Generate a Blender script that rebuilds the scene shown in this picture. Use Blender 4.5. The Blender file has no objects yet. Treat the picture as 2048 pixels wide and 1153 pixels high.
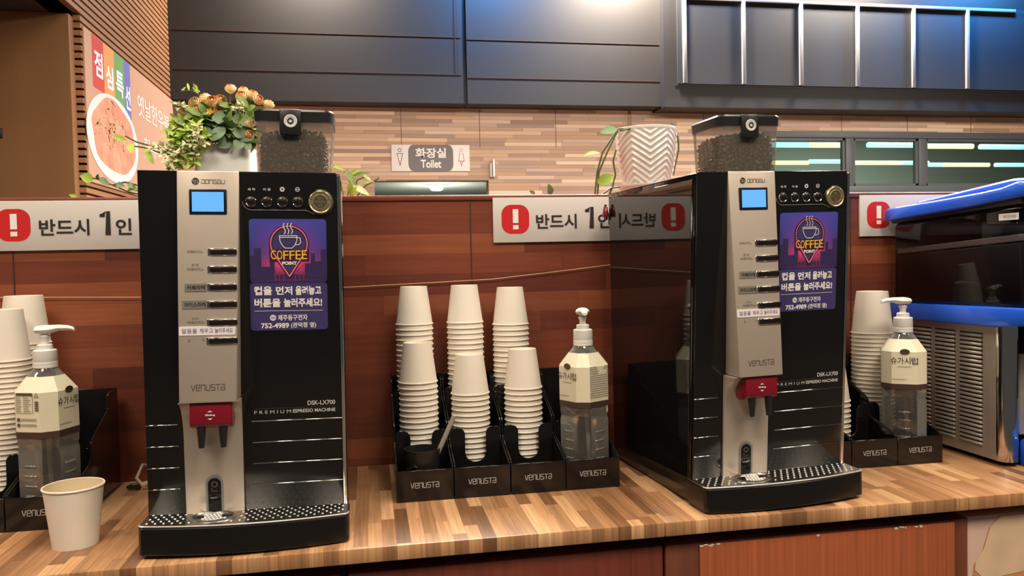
import bpy, bmesh, math, random
from mathutils import Vector, Matrix

# ------------------------------------------------------------------ scene, camera, light
SC = bpy.context.scene
COL = SC.collection
PI = math.pi

def srgb(r, g, b):
    f = lambda c: (c/255/12.92) if c/255 <= .04045 else ((c/255+.055)/1.055)**2.4
    return (f(r), f(g), f(b), 1)

SC.view_settings.view_transform = 'Standard'
SC.view_settings.look = 'None'
SC.view_settings.exposure = 0.16
SC.view_settings.gamma = 1.0
SC.view_settings.use_curve_mapping = False

def make_camera():
    f, p, r, y = 1577.0, .0331, -.0216, .179
    fwd = Vector((math.sin(y)*math.cos(p), math.cos(y)*math.cos(p), -math.sin(p)))
    right = Vector((math.cos(y), -math.sin(y), 0))
    up = right.cross(fwd)
    c, s = math.cos(r), math.sin(r)
    R, U = c*right + s*up, -s*right + c*up
    cam = bpy.data.cameras.new('camera')
    cam.sensor_width = 36.0
    cam.lens = f/2048*36
    cam.clip_start = .02
    o = bpy.data.objects.new('camera', cam)
    COL.objects.link(o)
    o.matrix_world = Matrix(((R.x, U.x, -fwd.x, 0), (R.y, U.y, -fwd.y, 0), (R.z, U.z, -fwd.z, 1.32), (0, 0, 0, 1)))
    SC.camera = o
make_camera()

world = bpy.data.worlds.new('hall_ambient')
SC.world = world
world.use_nodes = True
world.node_tree.nodes['Background'].inputs[0].default_value = (1.0, .96, .92, 1)
world.node_tree.nodes['Background'].inputs[1].default_value = .055

def area(name, loc, size, power, color, target=None, size_y=None):
    l = bpy.data.lights.new(name, 'AREA')
    l.energy = power
    l.color = color
    l.shape = 'RECTANGLE'
    l.size = size
    l.size_y = size_y or size
    o = bpy.data.objects.new(name, l)
    COL.objects.link(o)
    o.location = loc
    d = Vector(target) - Vector(loc) if target else Vector((0, 0, -1))
    o.rotation_euler = d.to_track_quat('-Z', 'Y').to_euler()
    return o

WARM = (1.0, .87, .71)
# ceiling lamps of the dining hall, over the self-service counter and in front of it, plus one fill
area('overhead_lamp', (-1.1, -.35, 3.3), .9, 52, WARM)
area('overhead_lamp', (.75, -.35, 3.3), .9, 52, WARM)
area('overhead_lamp', (2.4, -.1, 3.3), .9, 44, WARM)
area('overhead_lamp', (-.2, 1.25, 3.4), .5, 15, WARM)
area('overhead_lamp', (1.3, 1.25, 3.4), .5, 15, WARM)
area('overhead_lamp', (-2.2, 1.3, 3.2), .6, 30, (1, .80, .58))  # added fill to brighten the brown board wall, no known fixture
# lamps over the hall beyond the low partition
HALL = (1, .90, .79)
area('overhead_lamp', (.7, 2.9, 2.78), .8, 108, HALL)
area('overhead_lamp', (2.4, 2.9, 2.78), .8, 116, HALL)
area('overhead_lamp', (4.3, 3.2, 2.85), .8, 130, HALL)
area('overhead_lamp', (-.55, 2.9, 2.9), .5, 9, (1, .86, .70))
for x_, c_, p_ in ((-.30, (1, .86, .70), 70), (.95, (.06, .36, 1), 75), (1.85, (1, .86, .70), 170), (2.75, (.06, .36, 1), 14), (3.65, (1, .86, .70), 120), (4.75, (.06, .36, 1), 95)):
    area('wall_washer', (x_, 5.18, 3.66), .35, p_, c_, (x_, 5.40, 3.1), .08)

# ------------------------------------------------------------------ materials
MAT = {}
def new_mat(name):
    m = bpy.data.materials.new(name)
    m.use_nodes = True
    MAT[name] = m
    nt = m.node_tree
    return m, nt, nt.nodes['Principled BSDF'], nt.nodes['Material Output']

def plain(name, col, rough=.5, metal=0.0, noise=0.0, nscale=20, coat=0.0, ior=1.5, emit=None, estr=0, bump=0.0):
    m, nt, b, out = new_mat(name)
    b.inputs['Base Color'].default_value = col
    b.inputs['Roughness'].default_value = rough
    b.inputs['Metallic'].default_value = metal
    b.inputs['IOR'].default_value = ior
    b.inputs['Coat Weight'].default_value = coat
    b.inputs['Coat Roughness'].default_value = .05
    if emit:
        b.inputs['Emission Color'].default_value = emit
        b.inputs['Emission Strength'].default_value = estr
    if noise or bump:
        tc = nt.nodes.new('ShaderNodeTexCoord')
        n = nt.nodes.new('ShaderNodeTexNoise')
        n.inputs['Scale'].default_value = nscale
        n.inputs['Detail'].default_value = 5
        nt.links.new(tc.outputs['Object'], n.inputs['Vector'])
        if noise:
            mr = nt.nodes.new('ShaderNodeMapRange')
            mr.inputs[1].default_value = .3
            mr.inputs[2].default_value = .7
            mr.inputs[3].default_value = 1-noise
            mr.inputs[4].default_value = 1+noise
            nt.links.new(n.outputs['Fac'], mr.inputs[0])
            mx = nt.nodes.new('ShaderNodeVectorMath')
            mx.operation = 'SCALE'
            mx.inputs[0].default_value = col[:3]
            nt.links.new(mr.outputs[0], mx.inputs['Scale'])
            nt.links.new(mx.outputs[0], b.inputs['Base Color'])
        if bump:
            bp = nt.nodes.new('ShaderNodeBump')
            bp.inputs['Strength'].default_value = bump
            bp.inputs['Distance'].default_value = .002
            nt.links.new(n.outputs['Fac'], bp.inputs['Height'])
            nt.links.new(bp.outputs[0], b.inputs['Normal'])
    return m

def see_through(name, tint, gloss=1.0, haze=0.0, hazecol=(.8, .8, .8, 1), rough=.03, ior=1.45, edge=0.0):
    m, nt, b, out = new_mat(name)
    nt.nodes.remove(b)
    tr = nt.nodes.new('ShaderNodeBsdfTransparent')
    tr.inputs[0].default_value = tint
    gl = nt.nodes.new('ShaderNodeBsdfGlossy')
    gl.inputs['Roughness'].default_value = rough
    fr = nt.nodes.new('ShaderNodeFresnel')
    fr.inputs['IOR'].default_value = ior
    base = tr
    if haze:
        lw = nt.nodes.new('ShaderNodeLayerWeight')
        lw.inputs['Blend'].default_value = .35
        ad = nt.nodes.new('ShaderNodeMath')
        ad.operation = 'MULTIPLY_ADD'
        ad.inputs[1].default_value = edge
        ad.inputs[2].default_value = haze
        nt.links.new(lw.outputs['Facing'], ad.inputs[0])
        df = nt.nodes.new('ShaderNodeBsdfDiffuse')
        df.inputs[0].default_value = hazecol
        mh = nt.nodes.new('ShaderNodeMixShader')
        mh.inputs[0].default_value = haze
        nt.links.new(ad.outputs[0], mh.inputs[0])
        nt.links.new(tr.outputs[0], mh.inputs[1])
        nt.links.new(df.outputs[0], mh.inputs[2])
        base = mh
    mul = nt.nodes.new('ShaderNodeMath')
    mul.operation = 'MULTIPLY'
    mul.inputs[1].default_value = gloss
    mx = nt.nodes.new('ShaderNodeMixShader')
    nt.links.new(fr.outputs[0], mul.inputs[0])
    nt.links.new(mul.outputs[0], mx.inputs[0])
    nt.links.new(base.outputs[0], mx.inputs[1])
    nt.links.new(gl.outputs[0], mx.inputs[2])
    nt.links.new(mx.outputs[0], out.inputs[0])
    return m

def planks(name, ua, va, L, Wd, cols, rough=.4, grain=.25, gap=.03, gapdark=.6, gscale=(4, 90), coat=0.0, seed=0.0, bump=0.0):
    """staggered boards running along axis ua, stacked along axis va, each with its own colour"""
    m, nt, b, out = new_mat(name)
    N, K = nt.nodes, nt.links
    def math_(op, a, bb=None, c=None):
        n = N.new('ShaderNodeMath')
        n.operation = op
        for i, v in enumerate((a, bb, c)):
            if v is None: continue
            if isinstance(v, (int, float)): n.inputs[i].default_value = v
            else: K.new(v, n.inputs[i])
        return n.outputs[0]
    tc = N.new('ShaderNodeTexCoord')
    sp = N.new('ShaderNodeSeparateXYZ')
    K.new(tc.outputs['Object'], sp.inputs[0])
    u, v = sp.outputs[ua], sp.outputs[va]
    vs = math_('DIVIDE', math_('ADD', v, 50.0), Wd)
    row = math_('FLOOR', vs)
    wn = N.new('ShaderNodeTexWhiteNoise')
    wn.noise_dimensions = '1D'
    K.new(math_('ADD', row, seed), wn.inputs['W'])
    us = math_('ADD', math_('DIVIDE', u, L), math_('MULTIPLY', wn.outputs['Value'], 9.0))
    cell = math_('FLOOR', us)
    cb = N.new('ShaderNodeCombineXYZ')
    K.new(row, cb.inputs[0]); K.new(cell, cb.inputs[1])
    cb.inputs[2].default_value = seed
    w2 = N.new('ShaderNodeTexWhiteNoise')
    w2.noise_dimensions = '3D'
    K.new(cb.outputs[0], w2.inputs['Vector'])
    ramp = N.new('ShaderNodeValToRGB')
    el = ramp.color_ramp.elements
    while len(el) < len(cols): el.new(.5)
    for i, c in enumerate(cols):
        el[i].position = i/(len(cols)-1)
        el[i].color = c
    K.new(w2.outputs['Value'], ramp.inputs[0])
    gv = N.new('ShaderNodeCombineXYZ')
    K.new(math_('MULTIPLY', u, gscale[0]), gv.inputs[0])
    K.new(math_('MULTIPLY', v, gscale[1]), gv.inputs[1])
    K.new(math_('MULTIPLY', w2.outputs['Value'], 37.0), gv.inputs[2])
    nz = N.new('ShaderNodeTexNoise')
    nz.inputs['Scale'].default_value = 1.0
    nz.inputs['Detail'].default_value = 6
    K.new(gv.outputs[0], nz.inputs['Vector'])
    mr = N.new('ShaderNodeMapRange')
    mr.inputs[1].default_value = .3; mr.inputs[2].default_value = .7
    mr.inputs[3].default_value = 1-grain; mr.inputs[4].default_value = 1+grain
    K.new(nz.outputs['Fac'], mr.inputs[0])
    fac = mr.outputs[0]
    if gap:
        fv = math_('FRACT', vs)
        fu = math_('FRACT', us)
        e = math_('MINIMUM', math_('MINIMUM', fv, math_('SUBTRACT', 1.0, fv)),
                  math_('MULTIPLY', math_('MINIMUM', fu, math_('SUBTRACT', 1.0, fu)), L/Wd))
        g = math_('LESS_THAN', e, gap)
        fac = math_('MULTIPLY', fac, math_('SUBTRACT', 1.0, math_('MULTIPLY', g, 1-gapdark)))
    sc = N.new('ShaderNodeVectorMath')
    sc.operation = 'SCALE'
    K.new(ramp.outputs[0], sc.inputs[0]); K.new(fac, sc.inputs['Scale'])
    K.new(sc.outputs[0], b.inputs['Base Color'])
    if bump:
        bp = N.new('ShaderNodeBump')
        bp.inputs['Strength'].default_value = bump
        bp.inputs['Distance'].default_value = .004
        K.new(w2.outputs['Value'], bp.inputs['Height'])
        K.new(bp.outputs[0], b.inputs['Normal'])
    b.inputs['Roughness'].default_value = rough
    b.inputs['Coat Weight'].default_value = coat
    b.inputs['Coat Roughness'].default_value = .15
    return m

planks('butcher_block', 1, 0, .17, .0215,
       [srgb(98, 66, 44), srgb(160, 114, 76), srgb(196, 148, 104), srgb(132, 92, 60), srgb(214, 168, 122), srgb(176, 128, 88), srgb(112, 76, 50), srgb(188, 140, 98)],
       rough=.34, grain=.26, gap=.02, gapdark=.75, gscale=(7, 210), coat=.12)
planks('mahogany', 0, 2, .42, .0425,
       [srgb(98, 48, 34), srgb(116, 58, 40), srgb(128, 66, 44), srgb(108, 52, 36), srgb(150, 84, 54)],
       rough=.38, grain=.13, gap=.018, gapdark=.8, gscale=(7, 120), coat=.2, seed=3.0)
planks('strip_timber', 0, 2, .42, .0265,
       [srgb(206, 166, 132), srgb(168, 136, 116), srgb(236, 202, 166), srgb(156, 132, 120), srgb(216, 174, 136), srgb(160, 126, 102), srgb(230, 198, 170), srgb(196, 164, 146)],
       rough=.6, grain=.10, gap=.09, gapdark=.78, gscale=(2, 40), bump=.3)
planks('cabinet_red', 2, 0, 2.0, .30, [srgb(98, 46, 34), srgb(110, 52, 36), srgb(92, 42, 30)], rough=.4, grain=.16, gap=.004, gapdark=.7, gscale=(3, 70))
planks('cabinet_orange', 2, 0, 2.0, .9, [srgb(158, 84, 50), srgb(152, 80, 48)], rough=.42, grain=.20, gap=0, gscale=(2.5, 130))
planks('cabinet_brown', 2, 0, 2.0, .25, [srgb(112, 62, 42), srgb(102, 56, 38)], rough=.45, grain=.16, gap=0, gscale=(3, 70))
planks('slat_oak', 1, 2, 3.0, .033, [srgb(142, 100, 64), srgb(130, 91, 57)], rough=.55, grain=.12, gap=0, gscale=(2, 50))
planks('brown_board', 2, 0, 4.0, .6, [srgb(126, 88, 52), srgb(120, 84, 50)], rough=.5, grain=.08, gap=0, gscale=(1, 8))
plain('dark_kick', srgb(52, 34, 28), .6)
plain('floor_tile', srgb(96, 84, 74), .4, noise=.06, nscale=3)
plain('ceiling_paint', srgb(120, 112, 104), .8)
plain('soffit_black', srgb(32, 29, 29), .6, noise=.05, nscale=2)
plain('soffit_glass', srgb(42, 44, 50), .6)
plain('mullion_grey', srgb(150, 148, 146), .5)
plain('frame_grey', srgb(88, 92, 94), .5)
plain('room_greygreen', srgb(122, 126, 116), .7)
plain('black_gloss', (.0065, .006, .0065, 1), .035, ior=1.62)
plain('black_panel', (.007, .0068, .0068, 1), .15, ior=1.5)
plain('black_acrylic', (.009, .008, .008, 1), .14, ior=1.5)
plain('black_plastic', (.016, .015, .015, 1), .32)
plain('tray_black', (.007, .0065, .0065, 1), .22)
plain('black_matte', (.012, .011, .011, 1), .55)
plain('silver_paint', srgb(194, 180, 165), .36, metal=.35, noise=.02, nscale=400)
plain('silver_side', srgb(150, 150, 148), .36, metal=.5)
plain('chrome', (.75, .73, .70, 1), .12, metal=1)
plain('steel', (.58, .56, .53, 1), .27, metal=1)
plain('steel_bright', (.92, .90, .86, 1), .25, metal=.6)
plain('steel_brushed', srgb(178, 168, 156), .42, metal=.6, noise=.05, nscale=60)
plain('gilt', srgb(206, 190, 150), .28, metal=.8)
plain('gilt_dark', srgb(104, 90, 66), .4, metal=.6)
plain('red_plastic', srgb(124, 18, 36), .30, coat=.15)
plain('red_clear', srgb(140, 60, 52), .3)
plain('lcd_frame', srgb(24, 30, 44), .25)
plain('lcd_blue', srgb(40, 90, 160), .3, emit=srgb(112, 184, 244), estr=.80)
plain('paper_white', srgb(238, 228, 212), .6, noise=.01, nscale=30)
plain('ink_black', srgb(44, 36, 34), .5)
plain('ink_grey', srgb(96, 84, 74), .5)
plain('ink_purple', srgb(96, 84, 128), .5)
plain('print_white', srgb(240, 236, 230), .5)
plain('print_silver', srgb(206, 204, 202), .4)
plain('board_white', srgb(212, 204, 198), .35, coat=.2)
plain('sign_red', srgb(204, 40, 38), .4)
plain('plate_grey', srgb(122, 118, 108), .45)
plain('strip_white', srgb(232, 224, 222), .5)
plain('sticker_purple', srgb(66, 58, 108), .4)
plain('neon_pink', srgb(250, 138, 150), .4)
plain('neon_yellow', srgb(250, 204, 60), .4)
plain('neon_dark', srgb(70, 20, 60), .5)
plain('neon_red', srgb(190, 50, 62), .5)
plain('city_dark', srgb(52, 40, 88), .5)
plain('cup_inside', srgb(226, 208, 172), .55)
plain('bean', srgb(84, 58, 50), .30, noise=.35, nscale=90, coat=.1)
plain('bean_core', srgb(30, 19, 15), .6)
plain('label_cream', srgb(234, 226, 198), .5, noise=.02, nscale=60)
plain('label_brown', srgb(74, 54, 48), .45)
plain('pump_white', srgb(240, 236, 228), .35)
plain('ceramic', srgb(232, 222, 214), .2, coat=.3)
plain('pot_white', srgb(224, 228, 222), .5)
plain('leaf_green', srgb(126, 152, 74), .45, noise=.25, nscale=14)
plain('leaf_dark', srgb(112, 136, 98), .5, noise=.2, nscale=14)
plain('leaf_lime', srgb(176, 200, 84), .45, noise=.15, nscale=12)
plain('leaf_pale', srgb(222, 222, 176), .5, noise=.1, nscale=14)
plain('vine_stem', srgb(88, 92, 46), .5)
plain('rose_peach', srgb(255, 224, 172), .6)
plain('rose_heart', srgb(255, 192, 138), .6)
plain('flower_yellow', srgb(240, 190, 60), .5)
plain('blue_plastic', srgb(36, 92, 212), .22, coat=.3)
plain('tank_dark', srgb(34, 27, 27), .45)
plain('banner_pink', srgb(172, 134, 108), .5)
plain('banner_red', srgb(176, 62, 54), .5)
plain('banner_orange', srgb(204, 136, 76), .5)
plain('banner_green', srgb(98, 140, 82), .5)
plain('banner_blue', srgb(96, 100, 150), .5)
plain('bowl_print', srgb(206, 192, 184), .5)
plain('food_print', srgb(200, 130, 102), .5, noise=.28, nscale=14)
plain('noodle_print', srgb(222, 166, 116), .5)
plain('script_print', srgb(232, 206, 186), .5)
plain('bread_print', srgb(222, 190, 158), .5, noise=.10, nscale=16)
plain('crust_print', srgb(206, 140, 96), .5, noise=.12, nscale=22)
plain('red_print', srgb(176, 40, 38), .5, noise=.06, nscale=10)
plain('pale_print', srgb(206, 172, 156), .5, noise=.08, nscale=6)
plain('toilet_grey', srgb(112, 104, 102), .5)
plain('sign_ink_red', srgb(206, 112, 108), .5)
plain('brass', srgb(150, 116, 70), .5, metal=.2)
plain('cord_pale', srgb(206, 170, 130), .5)
plain('cord_grey', srgb(168, 156, 142), .5)
plain('wood_stick', srgb(172, 162, 148), .6)
plain('chip_pale', srgb(226, 208, 184), .7)
plain('tube_cyan', (.2, .6, .6, 1), .4, emit=(.38, .95, 1, 1), estr=1.5)  # tube colours glow to imitate reflections in the window glass
plain('tube_yellow', (.6, .6, .3, 1), .4, emit=(1, .93, .42, 1), estr=1.5)
plain('lamp_glow', (.9, .95, 1, 1), .4, emit=(.80, .95, 1, 1), estr=3)
plain('emerald', srgb(64, 120, 90), .5)
see_through('bottle_clear', (.95, .95, .93, 1), 2.0, haze=.05, hazecol=srgb(236, 230, 216), rough=.06, edge=.55)  # pale haze towards the edges stands in for refracted highlights
see_through('syrup_clear', (.82, .80, .76, 1), .5)
see_through('hopper_clear', (.96, .95, .91, 1), .7, haze=.12, hazecol=srgb(214, 206, 186))
see_through('tank_clear', (.74, .72, .74, 1), .8)
plain('pot_grey', srgb(150, 138, 134), .5)
plain('leaf_pale_green', srgb(140, 170, 120), .45, noise=.15, nscale=14)
plain('steel_dark', (.16, .13, .11, 1), .22, metal=1)
see_through('cord_tube', (.75, .74, .70, 1), .8, haze=.45, hazecol=srgb(224, 220, 210))
see_through('pane_glass', (.90, .94, .92, 1), .6)

def neon_poster_mat():
    m, nt, b, out = new_mat('night_print')
    N, K = nt.nodes, nt.links
    tc = N.new('ShaderNodeTexCoord')
    sp = N.new('ShaderNodeSeparateXYZ')
    K.new(tc.outputs['Object'], sp.inputs[0])
    mr = N.new('ShaderNodeMapRange')
    mr.inputs[1].default_value = .396; mr.inputs[2].default_value = .492
    K.new(sp.outputs[2], mr.inputs[0])
    r = N.new('ShaderNodeValToRGB')
    e = r.color_ramp.elements
    e[0].color = srgb(64, 44, 92); e[1].color = srgb(74, 78, 176)
    x = e.new(.28); x.color = srgb(226, 78, 128)
    x = e.new(.46); x.color = srgb(142, 70, 150)
    x = e.new(.12); x.color = srgb(120, 52, 108)
    K.new(mr.outputs[0], r.inputs[0])
    # printed evening sky: pink glow only round the middle of the picture
    dx = N.new('ShaderNodeMath'); dx.operation = 'SUBTRACT'; dx.inputs[1].default_value = .066
    K.new(sp.outputs[0], dx.inputs[0])
    ab = N.new('ShaderNodeMath'); ab.operation = 'ABSOLUTE'
    K.new(dx.outputs[0], ab.inputs[0])
    m2 = N.new('ShaderNodeMapRange')
    m2.inputs[1].default_value = .014; m2.inputs[2].default_value = .055
    K.new(ab.outputs[0], m2.inputs[0])
    mx = N.new('ShaderNodeMix')
    mx.data_type = 'RGBA'
    K.new(m2.outputs[0], mx.inputs[0])
    K.new(r.outputs[0], mx.inputs[6])
    r2 = N.new('ShaderNodeValToRGB')
    e = r2.color_ramp.elements
    e[0].color = srgb(56, 44, 92); e[1].color = srgb(72, 78, 172)
    K.new(mr.outputs[0], r2.inputs[0])
    K.new(r2.outputs[0], mx.inputs[7])
    K.new(mx.outputs[2], b.inputs['Base Color'])
    b.inputs['Roughness'].default_value = .35
neon_poster_mat()

# ------------------------------------------------------------------ mesh helpers
class MB:
    def __init__(self):
        self.bm = bmesh.new()
        self.mi = 0
    def _f(self, vs):
        try:
            f = self.bm.faces.new(vs)
            f.material_index = self.mi
            return f
        except ValueError:
            return None
    def _merge(self, tmp, M=None):
        if M is not None: bmesh.ops.transform(tmp, matrix=M, verts=tmp.verts)
        mp = {}
        for v in tmp.verts: mp[v] = self.bm.verts.new(v.co)
        for f in tmp.faces: self._f([mp[v] for v in f.verts])
        tmp.free()
    def box(self, a, b, bev=0.0, seg=2, M=None):
        t = bmesh.new()
        x0, y0, z0 = [min(p, q) for p, q in zip(a, b)]
        x1, y1, z1 = [max(p, q) for p, q in zip(a, b)]
        v = [t.verts.new(p) for p in ((x0,y0,z0),(x1,y0,z0),(x1,y1,z0),(x0,y1,z0),(x0,y0,z1),(x1,y0,z1),(x1,y1,z1),(x0,y1,z1))]
        for q in ((0,3,2,1),(4,5,6,7),(0,1,5,4),(1,2,6,5),(2,3,7,6),(3,0,4,7)): t.faces.new([v[i] for i in q])
        if bev: bmesh.ops.bevel(t, geom=t.edges[:], offset=bev, segments=seg, affect='EDGES', profile=.5)
        self._merge(t, M)
        return self
    def prism(self, pts, axis, a, b, bev=0.0, seg=2, M=None):
        """closed polygon extruded along an axis; pts are (u,v) in the two other axes (x:(y,z) y:(x,z) z:(x,y))"""
        t = bmesh.new()
        def P(u, v, w): return {'x': (w, u, v), 'y': (u, w, v), 'z': (u, v, w)}[axis]
        A = [t.verts.new(P(u, v, a)) for u, v in pts]
        B = [t.verts.new(P(u, v, b)) for u, v in pts]
        t.faces.new(A); t.faces.new(B[::-1])
        n = len(pts)
        for i in range(n): t.faces.new((A[(i+1) % n], A[i], B[i], B[(i+1) % n]))
        bmesh.ops.recalc_face_normals(t, faces=t.faces[:])
        if bev: bmesh.ops.bevel(t, geom=t.edges[:], offset=bev, segments=seg, affect='EDGES', profile=.5)
        self._merge(t, M)
        return self
    def hexa(self, c8, bev=0.0, seg=2):
        t = bmesh.new()
        v = [t.verts.new(p) for p in c8]
        for q in ((0,3,2,1),(4,5,6,7),(0,1,5,4),(1,2,6,5),(2,3,7,6),(3,0,4,7)): t.faces.new([v[i] for i in q])
        bmesh.ops.recalc_face_normals(t, faces=t.faces[:])
        if bev: bmesh.ops.bevel(t, geom=t.edges[:], offset=bev, segments=seg, affect='EDGES', profile=.5)
        self._merge(t)
        return self
    def lathe(self, prof, n=32, M=None, sx=1, sy=1):
        """(r,z) profile turned about z; r=0 at an end closes it"""
        t = bmesh.new()
        rings = []
        for r, z in prof:
            if r < 1e-7: rings.append([t.verts.new((0, 0, z))])
            else: rings.append([t.verts.new((r*sx*math.cos(2*PI*i/n), r*sy*math.sin(2*PI*i/n), z)) for i in range(n)])
        for a, b in zip(rings, rings[1:]):
            if len(a) == 1 and len(b) == 1: continue
            for i in range(n):
                j = (i+1) % n
                if len(a) == 1: t.faces.new((a[0], b[j], b[i]))
                elif len(b) == 1: t.faces.new((a[i], a[j], b[0]))
                else: t.faces.new((a[i], a[j], b[j], b[i]))
        self._merge(t, M)
        return self
    def tube(self, pts, r, n=8, cap=True):
        pts = [Vector(p) for p in pts]
        rs = r if isinstance(r, (list, tuple)) else [r]*len(pts)
        rings = []
        up = Vector((.13, .31, .94)).normalized()
        for i, p in enumerate(pts):
            d = (pts[min(i+1, len(pts)-1)] - pts[max(i-1, 0)]).normalized()
            s = d.cross(up)
            if s.length < .05: s = d.cross(Vector((1, 0, 0)))
            s.normalize()
            w = s.cross(d)
            rings.append([self.bm.verts.new(p + rs[i]*(math.cos(2*PI*k/n)*s + math.sin(2*PI*k/n)*w)) for k in range(n)])
        for a, b in zip(rings, rings[1:]):
            for k in range(n): self._f((a[k], a[(k+1) % n], b[(k+1) % n], b[k]))
        if cap: self._f(rings[0][::-1]); self._f(rings[-1])
        return self
    def loft(self, loops, cap=True):
        R = [[self.bm.verts.new(p) for p in l] for l in loops]
        n = len(R[0])
        for a, b in zip(R, R[1:]):
            for k in range(n): self._f((a[k], a[(k+1) % n], b[(k+1) % n], b[k]))
        if cap: self._f(R[0][::-1]); self._f(R[-1])
        return self
    def grid(self, fn, nu, nv, wrap=False):
        V = [[self.bm.verts.new(fn(i/(nu), j/nv)) for j in range(nv+1)] for i in range(nu if wrap else nu+1)]
        for i in range(nu):
            i2 = (i+1) % nu if wrap else i+1
            for j in range(nv): self._f((V[i][j], V[i2][j], V[i2][j+1], V[i][j+1]))
        return self
    def ngon(self, pts):
        self._f([self.bm.verts.new(p) for p in pts])
        return self
    def taper(self, fn):
        for v in self.bm.verts: v.co = fn(v.co)
        return self
    def build(self, name, mats, parent=None, smooth=True, angle=38, recalc=True):
        if recalc: bmesh.ops.recalc_face_normals(self.bm, faces=self.bm.faces[:])
        me = bpy.data.meshes.new(name)
        self.bm.to_mesh(me)
        self.bm.free()
        for m in (mats if isinstance(mats, (list, tuple)) else [mats]): me.materials.append(MAT[m])
        if smooth and len(me.polygons):
            me.shade_smooth()
            me.set_sharp_from_angle(angle=math.radians(angle))
        o = bpy.data.objects.new(name, me)
        COL.objects.link(o)
        if parent: o.parent = parent
        return o

def tag(o, label=None, cat=None, group=None, kind=None):
    if label: o['label'] = label
    if cat: o['category'] = cat
    if group: o['group'] = group
    if kind: o['kind'] = kind
    return o

def thing(name, label, cat, loc=(0, 0, 0), rz=0.0, group=None):
    o = bpy.data.objects.new(name, None)
    o.empty_display_size = .05
    COL.objects.link(o)
    o.location = loc
    o.rotation_euler = (0, 0, rz)
    return tag(o, label, cat, group)

def struct(o): return tag(o, kind='structure')

def copy_tree(o, parent=None):
    c = o.copy()
    COL.objects.link(c)
    if parent: c.parent = parent
    for ch in list(o.children): copy_tree(ch, c)
    return c

# ---- lettering: flat outlines, u to the right, v up, mapped onto a surface by fn(u,v)->(x,y,z)
def facing_front(y): return lambda u, v: (u, y, v)

def text_geo(body, bold=0.0):
    c = bpy.data.curves.new('lettering', 'FONT')
    c.body = body
    c.offset = bold
    c.resolution_u = 4
    o = bpy.data.objects.new('lettering', c)
    COL.objects.link(o)
    bpy.context.view_layer.update()
    me = bpy.data.meshes.new_from_object(o.evaluated_get(bpy.context.evaluated_depsgraph_get()))
    vs = [(v.co.x, v.co.y) for v in me.vertices]
    fs = [tuple(p.vertices) for p in me.polygons]
    bpy.data.objects.remove(o)
    bpy.data.curves.remove(c)
    bpy.data.meshes.remove(me)
    return vs, fs

def put_text(mb, body, u0, u1, v0, v1, fn, bold=0.0, shear=0.0):
    """the words stretched into the box u0..u1, v0..v1"""
    vs, fs = text_geo(body, bold)
    if not vs: return mb
    ax, bx = min(v[0] for v in vs), max(v[0] for v in vs)
    ay, by = min(v[1] for v in vs), max(v[1] for v in vs)
    nv = []
    for x, y in vs:
        t = (y-ay)/max(by-ay, 1e-6)
        u = u0 + (x-ax)/max(bx-ax, 1e-6)*(u1-u0) + shear*t*(v1-v0)
        nv.append(mb.bm.verts.new(fn(u, v0+t*(v1-v0))))
    for f in fs: mb._f([nv[i] for i in f])
    return mb

GL = {
 'v': [[(0,1),(.42,0),(.58,0),(1,1)]],
 'e': [[(1,0),(0,0),(0,1),(1,1),(1,.48),(0,.48)]],
 'n': [[(0,0),(0,1),(1,1),(1,0)]],
 'u': [[(0,1),(0,0),(1,0),(1,1)]],
 's': [[(1,1),(0,1),(0,.5),(1,.5),(1,0),(0,0)]],
 'T': [[(-.05,1),(1.05,1)],[(.5,1),(.5,0)]],
 'a': [[(0,1),(1,1),(1,0),(0,0),(0,.5),(1,.5)]],
 'D': [[(0,1),(1,1),(1,0),(0,0),(0,.55)]],
 'o': [[(0,0),(0,1),(1,1),(1,0),(0,0)]],
 'G': [[(1,1),(0,1),(0,0),(1,0),(1,.5),(.45,.5)]],
}
def strokes(mb, lines, th, fn):
    for L in lines:
        for i in range(len(L)-1):
            a, b = Vector(L[i]), Vector(L[i+1])
            d = (b-a)
            if d.length < 1e-9: continue
            d.normalize()
            n = Vector((-d.y, d.x))*th/2
            a2, b2 = a-d*th/2*.9, b+d*th/2*.9
            mb.ngon([fn(*p) for p in (a2-n, b2-n, b2+n, a2+n)])
    return mb

def stroke_word(mb, word, u0, u1, v0, v1, fn, th=.12, gap=.42):
    n = len(word)
    w = (u1-u0)/(n+gap*(n-1))
    h = v1-v0
    for i, ch in enumerate(word):
        o = u0 + i*w*(1+gap)
        strokes(mb, [[(o+x*w, v0+y*h) for x, y in l] for l in GL[ch]], th*h, fn)
    return mb

def disc(mb, cu, cv, r, fn, n=24, r2=0.0, sv=1.0):
    if r2:
        for i in range(n):
            a, b = 2*PI*i/n, 2*PI*(i+1)/n
            mb.ngon([fn(cu+q*math.cos(t), cv+q*math.sin(t)*sv) for q, t in ((r2, a), (r, a), (r, b), (r2, b))])
    else:
        mb.ngon([fn(cu+r*math.cos(2*PI*i/n), cv+r*math.sin(2*PI*i/n)*sv) for i in range(n)])
    return mb

def rrect(u0, u1, v0, v1, r, n=5):
    P = []
    for cx, cy, a0 in ((u1-r, v1-r, 0), (u0+r, v1-r, 90), (u0+r, v0+r, 180), (u1-r, v0+r, 270)):
        for k in range(n+1):
            a = math.radians(a0 + 90*k/n)
            P.append((cx+r*math.cos(a), cy+r*math.sin(a)))
    return P
def rect(mb, u0, u1, v0, v1, fn): return mb.ngon([fn(u0, v0), fn(u1, v0), fn(u1, v1), fn(u0, v1)])

random.seed(7)

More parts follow.
